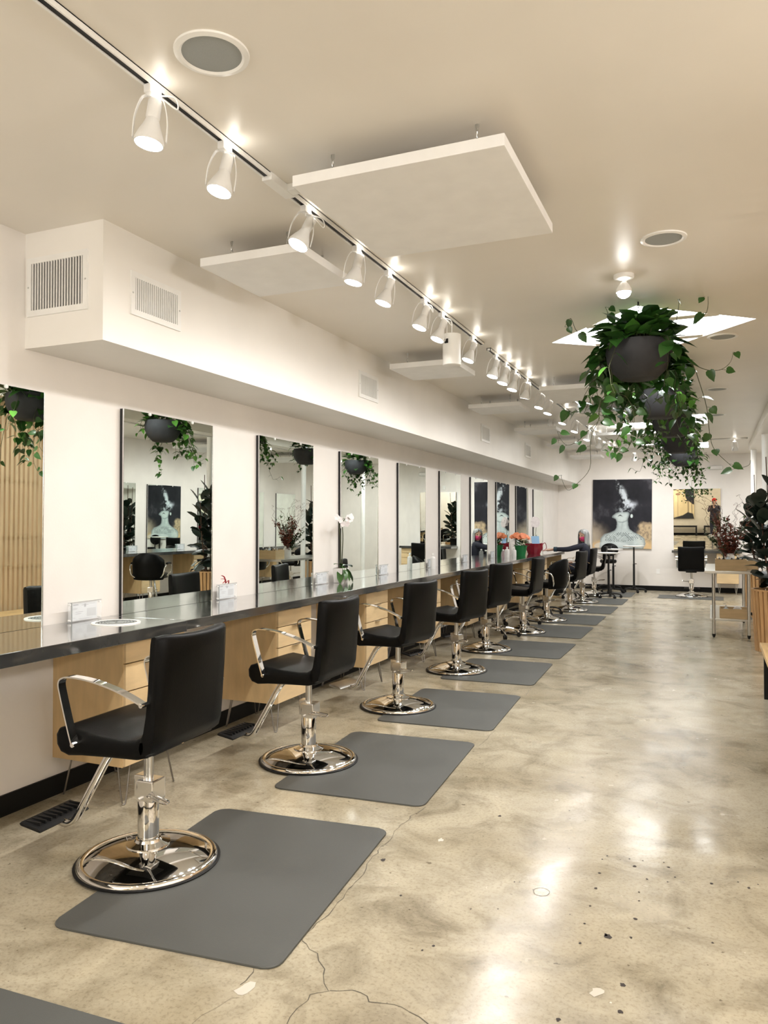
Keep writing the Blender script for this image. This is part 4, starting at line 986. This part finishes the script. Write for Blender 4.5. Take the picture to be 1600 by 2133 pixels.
for i, (dx, dy, r, h, m, cm, lb) in enumerate([(.05, .05, .022, .17, 'blackmetal', 'white', 'dark bottle at the left end of the box on the steel table'), (.10, .04, .020, .19, 'blackmetal', 'blackmetal', 'tall black bottle second from the left in the table top box'), (.155, .06, .028, .20, 'bulbglass', 'pwhite', 'pale blue translucent bottle in the table top box'), (.215, .06, .022, .16, 'blackmetal', 'white', 'black bottle right of the pale blue one'), (.265, .05, .026, .19, 'blackmetal', 'pwhite', 'black bottle with a wide white cap'), (.32, .06, .022, .15, 'pwhite', 'blackmetal', 'short white bottle at the right end of the table top box'), (.08, .18, .022, .16, 'pwhite', 'white', 'white bottle at the back of the table top box'), (.20, .19, .024, .17, 'blackmetal', 'white', 'dark bottle at the back of the table top box')]):
    bottle((.035+dx, 10.76+dy, .870), r, h, m, lb, False, cm)
bottle((.16, 10.90, .257), .034, .150, 'bulbglass', 'clear pump bottle in the undershelf box', True)
b = MB(); b.box(-.05, .05, -.04, .04, 0, .09, .004); b.tube([(-.02, 0, .09), (0, 0, .12), (.04, .0, .115), (.06, 0, .10)], .018, 8, 4); tag(b.build('tissue_box', 'pwhite', loc=(.275, 10.885, .257)), 'white tissue box with a tissue pulled out in the undershelf box', 'tissue box')
b = MB(); b.tube([(-.10, .02, .0), (-.02, .06, .02), (.10, .05, .03), (.16, 0, .0)], .014, 8, 5); b.tube([(.10, .05, .02), (.20, .0, .01)], .02, 8, 0); tag(b.build('hair_tool', 'rubber', loc=(.34, 11.14, .262)), 'black hair tool with cord behind the undershelf box', 'hair tool')
# dried arrangement in a vase
t = thing('vase_arrangement', 'vase of curly twigs and rust and olive dried foliage on the steel table', 'dried flower arrangement', (.22, 11.45, .8585))
MB().lathe([(0, 0), (.055, 0), (.07, .06), (.062, .15), (.045, .19), (.05, .20), (.04, .20), (.035, .18), (0, .02)], n=24).build('vase', 'pwhite', t)
r = random.Random(9); st = MB(); lf = MB(); lf.norecalc = True; lf.m('berry'); lf.m('olive')
for k in range(46):
    a = r.uniform(0, 2*PI); sp = r.uniform(.08, .34); h = r.uniform(.32, .72)
    p1 = Vector((sp*.35*math.cos(a), sp*.35*math.sin(a), h*.5)); p2 = Vector((sp*math.cos(a), sp*math.sin(a), h)); st.tube([(0, 0, .12), p1, p2], .002, 4, 4)
    mm = 'berry' if r.random() < .62 else 'olive'
    for j in range(36):
        tt = r.uniform(.35, 1.0); q = Vector((0, 0, .12)).lerp(p1, min(1, tt*2)) if tt < .5 else p1.lerp(p2, (tt-.5)*2)
        lf.m(mm); d = Vector((r.uniform(-1, 1), r.uniform(-1, 1), r.uniform(-.4, 1))); lf.leaf(q, d, (r.uniform(-1, 1), r.uniform(-1, 1), 1), r.uniform(.024, .058), r.uniform(.014, .028), 'lance', .1)
for k in range(16):
    a = r.uniform(0, 2*PI); q = Vector((.05*math.cos(a), .05*math.sin(a), .35)); pts = [Vector((0, 0, .15)), q]; h = r.uniform(.75, .98)
    while q.z < h:
        q = q+Vector((math.cos(a)*.02+r.uniform(-.045, .045), math.sin(a)*.02+r.uniform(-.045, .045), .04)); pts.append(q.copy())
    for j in range(5): q = q+Vector((.028*math.cos(j*1.2+a), .028*math.sin(j*1.2), .02*math.cos(j*1.5))); pts.append(q.copy())
    st.tube(pts, .0022, 4, 4, .0012)
    for j in range(8): lf.m('berry'); q = r.choice(pts[2:]); lf.leaf(q, (r.uniform(-1, 1), r.uniform(-1, 1), r.uniform(-1, 1)), (0, 0, 1), .016, .010, 'lance', .1)
st.build('twigs', 'bark', t); lf.build('dried_foliage', None, t, 180)
# ------------------------------------------------------------------ rubber plants in slatted planters
def slat_planter(x, y, label, seed, tall=1.0):
    t = thing('potted_rubber_plant', label, 'potted plant', (x, y, 0), 0, 'dark rubber plants in slatted wooden planters')
    Hh = .69; rt, rb = .275, .235; n = 30
    MB().lathe([(0, .03), (rb-.02, .03), (rt-.02, Hh-.02), (rt-.03, Hh-.02), (rt-.05, Hh-.07), (0, Hh-.07)], n=32).build('liner', 'bark', t)
    b = MB()
    for k in range(n):
        a = 2*PI*k/n; c_, s_ = math.cos(a), math.sin(a)
        def q(rad, tan, z): return (rad*c_-tan*s_, rad*s_+tan*c_, z)
        wt = .020
        vs = [b.bm.verts.new(q(rb-.018, -wt, .0)), b.bm.verts.new(q(rb, -wt*.85, 0)), b.bm.verts.new(q(rb, wt*.85, 0)), b.bm.verts.new(q(rb-.018, wt, 0)), b.bm.verts.new(q(rt-.018, -wt*1.1, Hh)), b.bm.verts.new(q(rt, -wt, Hh)), b.bm.verts.new(q(rt, wt, Hh)), b.bm.verts.new(q(rt-.018, wt*1.1, Hh))]
        for ix in ((0,3,2,1),(4,5,6,7),(0,1,5,4),(1,2,6,5),(2,3,7,6),(3,0,4,7)): b._f([vs[i] for i in ix])
    b.build('slats', 'oak', t)
    MB().lathe([(rt-.03, Hh), (rt+.006, Hh), (rt+.006, Hh+.018), (rt-.03, Hh+.018), (rt-.03, Hh)], n=40).build('rim', 'oak', t)
    MB().lathe([(0, Hh-.05), (rt-.035, Hh-.05)], n=32).build('soil', 'soil', t)
    r = random.Random(seed); st = MB(); lf = MB(); lf.norecalc = True; lf.m('ficus')
    for k in range(5):
        a = 2*PI*k/5+r.uniform(-.3, .3); top = Vector((.20*math.cos(a), .20*math.sin(a), Hh+tall*r.uniform(.85, 1.15))) if k else Vector((0, 0, Hh+1.22*tall))
        p0 = Vector((.06*math.cos(a), .06*math.sin(a), Hh-.05)); pm = p0.lerp(top, .5)+Vector((.03*math.cos(a), .03*math.sin(a), 0)); st.tube([p0, pm, top], .011, 8, 5, .006)
        nl = 20
        for j in range(nl):
            tt = .12+.88*j/(nl-1); q = p0.lerp(pm, tt*2) if tt < .5 else pm.lerp(top, tt*2-1); aa = j*2.4+r.uniform(-.4, .4)
            el = -.25+1.9*tt+r.uniform(-.45, .45); d = Vector((math.cos(aa), math.sin(aa), el)); L = r.uniform(.22, .32)*(1-.15*tt)
            st.tube([q, q+d.normalized()*.04], .003, 5, 0); lf.leaf(q+d.normalized()*.04, d, (r.uniform(-.9, .9)-.9*math.cos(aa), r.uniform(-.9, .9)-.9*math.sin(aa), .9), L, L*r.uniform(.52, .62), 'oval', r.uniform(.0, .3))
    st.build('stems', 'bark', t)
    lf.build('foliage', None, t, 180)
    s2 = MB(); s2.tube([(-.05, .05, Hh-.05), (-.10, .10, Hh+1.55)], .006, 6, 0); s2.tube([(.08, -.02, Hh-.05), (.12, .0, Hh+1.5)], .006, 6, 0); s2.build('support_stake', 'bark', t)
slat_planter(.685, 9.90, 'dark rubber plant in a slatted planter at the right photo edge', 3)
slat_planter(.72, 13.42, 'dark rubber plant in a slatted planter beyond the steel table', 6, .9)
# bench and slatted screen
t = thing('bench', 'wooden topped bench with black ends at the right photo edge', 'bench', (.36, 3.6, 0))
b = MB()
for k in range(4): b.box(.008+.125*k, .125+.125*k, 0, 3.70, .405, .445, .003)
b.build('seat_boards', 'bench', t)
for y in (.05, 1.8, 3.52): MB().box(.03, .48, y, y+.05, 0, .405, .002).build('end_panel', 'blackmetal', t)
MB().box(.44, .46, .05, 3.55, .05, .40).build('back_rail', 'blackmetal', t)
t = thing('slatted_screen', 'pale floor to ceiling slatted screen behind the bench, seen in the leftmost mirror', 'screen', (.95, 3.0, 0))
for k in range(78):
    MB().box(0, .045, .066*k, .066*k+.037, .0, CZ).build('slat', 'pale', t)
MB().box(.045, .065, 0, 5.2, .02, .06).build('back_batten', 'bark', t)
for z in (.9, 1.25, 1.9, 2.45): MB().box(.045, .065, 0, 5.2, z, z+.035).build('back_batten', 'oak', t)
# ------------------------------------------------------------------ right hand stations (seen in mirrors)
o = MB().box(-.555, 0, 0, 8.2, -.055, 0, .003).build('worktop', 'counter', loc=(RX, 9.1, CT)); tag(o, 'long dark worktop on the right wall, seen in the mirrors', 'worktop')
for i, (y0, y1) in enumerate([(10.0, 10.95), (11.28, 12.23), (12.8, 13.73), (14.3, 15.25), (15.82, 16.70)]):
    wall_mirror((RX, y0, CT+.001), y1-y0, mz1-CT, -1, f'mirror on the right wall, {ordn[i]} from the near end, seen by reflection', 'mirror', .2, 'mirrors on the right wall')
for i, y in enumerate([9.15, 10.6, 12.05, 13.6, 15.1]):
    c = dup(cab, f'maple drawer cabinet under the right hand worktop, {ordn[i]} from the near end', (RX, y+.48, 0), PI); c['group'] = 'maple drawer cabinets under the right worktop'
for i, y in enumerate([8.95, 10.75, 12.1]):
    c = dup(sg, f'clear licence holder on the right hand worktop, {ordn[i]} from the near end', (RX-.04, y+.25, CT), PI); c['group'] = 'licence holders on the right worktop'
# ------------------------------------------------------------------ orchid and other worktop things
t = thing('potted_orchid', 'tall white orchid in a square white pot before the fourth mirror', 'potted orchid', (-3.145, 6.36, CT))
b = MB(); b.prism([(-.040, 0), (.040, 0), (.052, .135), (-.052, .135)], 'y', -.065, .065, .006, 2); b.build('pot', 'pwhite', t)
MB().box(-.045, .045, -.058, .058, .128, .1365).build('moss', 'bark', t)
b = MB()
for (p0, p1, p2, p3) in [((.0, -.02, .13), (.015, -.03, .35), (.02, -.07, .50), (.03, -.10, .60)), ((.0, .02, .13), (.01, .025, .40), (.01, .02, .54), (.03, .06, .60))]:
    b.tube([p0, p1, p2, p3, Vector(p3)+Vector((.03, .02, -.02))], .0050, 6, 5, .0028)
b.tube([(.015, -.10, .60), (.03, -.05, .592), (.035, .03, .585)], .0025, 6, 4); b.build('flower_stem', 'vine', t)
MB().tube([(.0, 0, .13), (.0, .0, .50)], .0045, 6, 0).build('stake', 'blackmetal', t)
lf = MB(); lf.norecalc = True
for (d, up, L, W) in [((.25, -.9, -.7), (0, 0, 1), .18, .075), ((.9, .1, -.9), (1, 0, .3), .150, .085), ((.9, -.6, -.75), (1, 0, .5), .155, .085), ((.1, .9, .2), (0, 0, 1), .17, .07), ((.6, .8, -.7), (0, 0, 1), .18, .075), ((-.1, -.8, .4), (0, 0, 1), .13, .06)]:
    lf.leaf((.015, 0, .155), d, up, L, W, 'oval', .35)
lf.build('leaves', 'orchid', t, 180)
def flower(b, c, d, r_, n=5, seed=0):
    d = Vector(d).normalized(); s_ = d.cross(Vector((0, 0, 1))).normalized(); u_ = s_.cross(d)
    for k in range(n):
        a = 2*PI*k/n+seed; q = s_*math.cos(a)+u_*math.sin(a); b.leaf(Vector(c), q+d*.15, d, r_, r_*.95, 'oval', .1)
for i, (c, d) in enumerate([((.04, .075, .585), (1, -.5, .1)), ((.05, .11, .60), (1, -.3, .1)), ((.045, -.10, .575), (1, -.6, 0)), ((.03, -.14, .60), (.8, -.9, .2)), ((.05, -.06, .54), (1, -.4, -.2)), ((.05, .03, .54), (1, -.6, -.3))]):
    b = MB(); b.norecalc = True; flower(b, c, d, .042 if i < 2 else .030, 5, i*.6); b.build('flower', 'petal', t, 180)
# coral potted flower, wrapped orchid basket, card, bottles, cups near the far end
t = thing('potted_flower', 'coral flowers in green foil near the far end of the worktop', 'potted flower', (-3.02, 13.08, CT))
MB().lathe([(0, 0), (.075, 0), (.105, .15), (.115, .175), (.10, .16), (0, .15)], n=18).build('foil_pot', 'greenfoil', t, 20)
r = random.Random(2); lf = MB(); lf.norecalc = True
for k in range(70):
    a = r.uniform(0, 2*PI); q = Vector((math.cos(a)*r.uniform(0, .12), math.sin(a)*r.uniform(0, .12), r.uniform(.16, .27))); lf.leaf(q, (math.cos(a), math.sin(a), r.uniform(-.3, .8)), (0, 0, 1), .07, .04, 'heart', .2)
lf.build('leaves', 'orchid', t, 180)
for k in range(16):
    a = r.uniform(0, 2*PI); rr = r.uniform(0, .14); b = MB(); b.norecalc = True; flower(b, (rr*math.cos(a), rr*math.sin(a), .30+r.uniform(0, .06)), (math.cos(a)*.5+.4, math.sin(a)*.5-.5, .8), .065, 6, k); b.build('flower', 'orange', t, 180)
t = thing('orchid_basket', 'white orchid in a crimson wrapped basket at the far end of the worktop', 'potted orchid', (-2.98, 13.95, CT))
b = MB(); b.lathe([(0, 0), (.11, 0), (.15, .10), (.165, .19), (.14, .17), (0, .15)], n=14); b.build('wrapped_basket', 'redfoil', t, 15)
for s_ in (-1, 1): MB().tube([(.12, .05*s_, .14), (.17, .14*s_, .20), (.19, .18*s_, .10), (.14, .06*s_, .06)], .006, 6, 5).build('ribbon_loop', 'redfoil', t)
MB().tube([(0, 0, .15), (.02, .04, .35), (.02, .10, .50), (.02, .02, .60), (.02, -.08, .62), (.02, -.14, .58)], .004, 6, 6).build('flower_stem', 'vine', t)
lf = MB(); lf.norecalc = True; lf.leaf((0, .02, .17), (.2, .7, 1), (1, 0, .2), .24, .11, 'heart', .1); lf.leaf((0, .05, .17), (.2, .2, 1), (1, 0, .2), .18, .09, 'heart', .1); lf.build('leaves', 'orchid', t, 180)
for i, q in enumerate([(.03, .02, .60), (.03, -.04, .61), (.03, -.10, .59), (.03, -.14, .55), (.03, .06, .57), (.04, -.08, .54), (.04, -.02, .56)]):
    b = MB(); b.norecalc = True; flower(b, q, (.6, -1, .1), .075, 5, i); b.build('flower', 'petal', t, 180)
o = MB().box(-.004, .004, -.085, .085, 0, .17, .001).build('greeting_card', 'blue', loc=(-3.00, 13.55, CT+.185)); o.rotation_euler = (0, math.radians(-8), math.radians(-40)); tag(o, 'light blue greeting card standing in front of the crimson basket', 'card')
bpy.data.objects['greeting_card'].location = (-2.93, 13.88, CT+.155)
for i, (x, y, h, r_, m, lb) in enumerate([(-3.08, 12.35, .17, .040, 'pwhite', 'white tumbler left of the coral flowers'), (-3.02, 12.58, .15, .038, 'pwhite', 'white tumbler right beside the coral flowers'), (-3.08, 8.72, .19, .030, 'pwhite', 'white spray bottle standing by the sixth mirror'), (-3.05, 11.98, .14, .035, 'acrylic', 'clear cup near the coral flowers')]):
    bottle((x, y, CT), r_, h, m, lb)
# black bag hanging under the worktop
t = thing('black_bag', 'black bag with a small white word hanging under the worktop behind the fourth chair', 'bag', (-3.05, 8.235, .335))
b = MB(); b.lathe([(0, 0), (.09, .01), (.13, .08), (.14, .22), (.12, .36), (.07, .44), (0, .46)], n=20, sx=.55, sy=1.0); b.build('bag_body', 'bag', t)
b = MB(); b.tube([(0, -.05, .44), (0, -.04, .50), (0, .04, .50), (0, .05, .44)], .008, 6, 4); b.build('strap', 'bag', t)
b = MB()
for k in range(7): b.box(.078, .081, -.05+k*.014, -.041+k*.014, .20, .214)
b.build('white_lettering', 'white', t)
# small chrome hook under worktop
tag(MB().tube([(0, 0, 0), (.0, .0, -.02), (.02, .0, -.03), (.035, 0, -.015)], .004, 6, 4).build('hook', 'steel', loc=(-2.85, 2.60, CT-.0605)), 'small metal hook under the worktop before the first cabinet', 'hook')
# ------------------------------------------------------------------ people
def skin_obj(name, pts, edges, m, parent, sub=2, root=0):
    me = bpy.data.meshes.new(name); me.from_pydata([p[:3] for p in pts], edges, []); o = bpy.data.objects.new(name, me); COL.objects.link(o); o.parent = parent
    sk = o.modifiers.new('Skin', 'SKIN'); lay_ = me.skin_vertices[0] if me.skin_vertices else None
    if lay_ is None:
        bm = bmesh.new(); bm.from_mesh(me); bm.verts.layers.skin.verify(); bm.to_mesh(me); bm.free(); lay_ = me.skin_vertices[0]
    for i, p in enumerate(pts):
        rr = p[3]; lay_.data[i].radius = rr if isinstance(rr, tuple) else (rr, rr)
    lay_.data[root].use_root = True; sk.use_smooth_shade = True
    sb = o.modifiers.new('Sub', 'SUBSURF'); sb.levels = sub; sb.render_levels = sub
    me.materials.append(M[m]); return o
def hand(parent, wrist, d, up, s_=1, curl=.2, name='hand'):
    d = Vector(d).normalized(); up = Vector(up).normalized(); sd = d.cross(up).normalized()*s_; w_ = Vector(wrist)
    pts = [(*w_, .024), (*(w_+d*.045), .026), (*(w_+d*.08), .024)]; ed = [(0, 1), (1, 2)]
    for k, (off, L) in enumerate([(-.030, .070), (-.010, .078), (.010, .074), (.030, .058)]):
        a = w_+d*.085+sd*off; b_ = a+d*L*.5-up*curl*L*.2; c = b_+(d-up*curl*1.5).normalized()*L*.5; i = len(pts)
        pts += [(*a, .0095), (*b_, .0085), (*c, .0065)]; ed += [(2, i), (i, i+1), (i+1, i+2)]
    a = w_+d*.03-sd*.030; b_ = a+(d*.6-sd).normalized()*.035; c = b_+(d-sd*.4).normalized()*.03; i = len(pts)
    pts += [(*a, .012), (*b_, .010), (*c, .008)]; ed += [(1, i), (i, i+1), (i+1, i+2)]
    return pts, ed
def head(parent, c, face, hair_m, hair_len, mask=None, hat=None):
    """c = head centre, face = horizontal looking direction"""
    fz = Vector(face).normalized(); ang = math.atan2(fz.y, fz.x); mt = Matrix.Translation(c) @ Matrix.Rotation(ang, 4, 'Z')
    b = MB(); prof = [(0, -.118), (.028, -.115), (.045, -.100), (.058, -.070), (.068, -.035), (.075, 0), (.078, .04), (.070, .08), (.045, .108), (0, .118)]
    b.lathe(prof, n=24, mtx=mt @ Matrix.Diagonal((1.18, 1.0, 1, 1)))
    b.ball((0, 0, 0), .001, 4)
    b.bm.verts.ensure_lookup_table()
    for v_ in [.0]: pass
    # nose, brow, lips, ears
    def at(x, y, z): return (mt @ Vector((x, y, z)))
    n_ = MB
    b.tube([at(.080, 0, .018), at(.094, 0, -.008), at(.099, 0, -.022), at(.085, 0, -.030)], .011, 8, 4)
    for s_ in (1, -1): b.tube([at(0, .075*s_, .012), at(-.012, .084*s_, .006), at(-.006, .082*s_, -.02), at(.0, .074*s_, -.028)], .009, 6, 4)
    b.tube([at(.072, -.022, -.058), at(.083, 0, -.055), at(.072, .022, -.058)], .008, 6, 4)
    h = b.build('head', 'skin', parent)
    e = MB()
    for s_ in (1, -1): e.ball(tuple(at(.079, .028*s_, .012)), .0095, 10, (1, 1, .7))
    e.build('eyes', 'gap', parent)
    hb = MB(); mt2 = mt
    rows = []; n = 28
    for (z, r_) in [(.130, .0), (.125, .040), (.105, .072), (.07, .090), (.03, .098), (-.02, .100), (-.07, .102), (-.07-hair_len*.5, .105), (-.07-hair_len, .112)]:
        ring = []
        for k in range(n):
            a = .95+(2*PI-1.9)*k/(n-1) if z < .055 else .20*(z < .1)+(2*PI-.40*(z < .1))*k/(n-1)
            wob = 1+.03*math.sin(k*3.1+z*40)
            ring.append(hb.bm.verts.new(mt2 @ Vector((r_*1.14*math.cos(a)*wob, r_*math.sin(a)*wob, z))))
        rows.append(ring)
    for r0, r1 in zip(rows[:-1], rows[1:]):
        for k in range(n-1): hb._f([r0[k], r0[k+1], r1[k+1], r1[k]])
    ho = hb.build('hair', hair_m, parent, 60); so = ho.modifiers.new('So', 'SOLIDIFY'); so.thickness = .014
    if mask:
        q = MB(); rows = []
        for (z, k_) in [(-.014, .86), (-.03, 1.05), (-.055, 1.12), (-.08, 1.05), (-.105, .75)]:
            rr = np.interp(z, [p[1] for p in prof], [p[0] for p in prof]); ring = []
            for j in range(13):
                a = -1.25+2.5*j/12; f_ = (k_-1)*math.cos(a)**2+1.05; ring.append(q.bm.verts.new(at(rr*1.18*math.cos(a)*f_+.004, rr*math.sin(a)*1.05, z)))
            rows.append(ring)
        for r0, r1 in zip(rows[:-1], rows[1:]):
            for k in range(12): q._f([r0[k], r0[k+1], r1[k+1], r1[k]])
        q.build('face_mask', mask, parent)
    if hat:
        q = MB(); q.lathe([(.088, .028), (.096, .03), (.100, .055), (.096, .065), (.094, .09), (.075, .125), (.04, .148), (0, .155)], n=28, mtx=mt @ Matrix.Diagonal((1.12, 1.0, 1, 1))); q.build('hat', hat, parent)
# seated woman in the eighth/ninth chair: local frame at seat, faces -x and a little towards the camera
wx, wy = -2.17, 14.70
t = thing('person', 'seated person with long grey hair, pink face mask and dark clothes', 'person', (wx, wy, .0))
pts = [(0, 0, .66, (.15, .125)), (-.02, 0, .82, (.135, .11)), (-.02, 0, .98, (.150, .105)), (-.02, 0, 1.08, (.10, .08)), (-.02, 0, 1.14, .055),
       (-.03, -.16, 1.06, .062), (-.30, -.20, .985, .052), (-.55, -.16, .985, .040), (-.03, .16, 1.06, .062), (-.08, .24, .85, .05), (-.22, .12, .74, .040),
       (-.03, -.10, .64, .10), (-.42, -.13, .64, .075), (-.46, -.13, .28, .055), (-.03, .10, .64, .10), (-.42, .12, .64, .075), (-.46, .12, .28, .055)]
ed = [(0, 1), (1, 2), (2, 3), (3, 4), (2, 5), (5, 6), (6, 7), (2, 8), (8, 9), (9, 10), (0, 11), (11, 12), (12, 13), (0, 14), (14, 15), (15, 16)]
skin_obj('body', pts, ed, 'navy', t)
hp, he = hand(t, (-.62, -.16, .975), (-1, .0, -.12), (0, 0, 1), 1, .15); hp = [(-.52, -.16, .985, .030)]+hp; he = [(0, 1)]+[(a+1, b_+1) for a, b_ in he]
skin_obj('hand', hp, he, 'skin', t); hp, he = hand(t, (-.25, .10, .73), (-.8, -.5, 0), (0, 0, 1), -1, .3); skin_obj('hand', hp, he, 'skin', t)
MB().tube([(-.50, -.165, .986), (-.56, -.162, .985)], .046, 14, 0).build('cuff', 'denim', t)
MB().tube([(-.02, 0, 1.10), (-.03, -.01, 1.17)], .045, 12, 0).build('neck', 'skin', t)
head(t, Vector((-.035, -.02, 1.235)), (-.55, -.85, 0), 'greyhair', .13, 'pink')
for s_ in (-1, 1): MB().box(-.58, -.40, .10*s_-.045, .10*s_+.045, .16, .25, .03).build('shoe', 'rubber', t)
# photographer behind the camera, seen in the far mirror
t = thing('person', 'person in a red hat holding a phone, reflected in the far mirror', 'person', (.10, -.42, 0))
pts = [(0, 0, 1.00, (.16, .12)), (0, 0, 1.20, (.15, .11)), (0, 0, 1.38, (.165, .105)), (0, 0, 1.47, (.10, .08)), (0, 0, 1.54, .055),
       (-.18, 0, 1.44, .062), (-.24, .10, 1.24, .052), (-.12, .32, 1.38, .040), (.18, 0, 1.44, .062), (.24, .10, 1.24, .052), (.02, .32, 1.37, .040),
       (-.10, 0, .95, .105), (-.11, .02, .52, .075), (-.11, 0, .10, .055), (.10, 0, .95, .105), (.11, .02, .52, .075), (.11, 0, .10, .055)]
skin_obj('body', pts, ed, 'navy', t)
hp, he = hand(t, (-.12, .33, 1.385), (-.05, .25, .9), (0, -1, 0), 1, .3); skin_obj('hand', hp, he, 'skin', t)
hp, he = hand(t, (-.02, .33, 1.375), (-.15, .25, .9), (0, -1, 0), -1, .3); skin_obj('hand', hp, he, 'skin', t)
MB().tube([(0, 0, 1.50), (0, .01, 1.60)], .05, 12, 0).build('neck', 'skin', t)
head(t, Vector((0, .01, 1.66)), (0, 1, 0), 'greyhair', .02, None, 'hatred')
for s_ in (-1, 1): MB().box(.11*s_-.05, .11*s_+.05, -.08, .18, 0, .09, .03).build('shoe', 'rubber', t)
o = MB().box(-.036, .036, -.004, .004, -.07, .075, .003).build('phone', 'blackmetal', loc=(.0, -.035, 1.44)); tag(o, 'black phone held by the person with the red hat', 'phone')
# benches along the entrance wall (mirror)
for i, x in enumerate([-1.9, -.35]):
    t = thing('black_bench', ['black bench on the entrance wall, left one in the far mirror', 'black bench on the entrance wall, right one in the far mirror'][i], 'bench', (x, YN+.15, 0), 0, 'black benches on the entrance wall')
    MB().box(0, 1.25, 0, .42, .40, .47, .003).build('seat', 'blackmetal', t)
    for q in (0, 1.18): MB().box(q, q+.07, 0, .42, 0, .40, .002).build('leg', 'blackmetal', t)
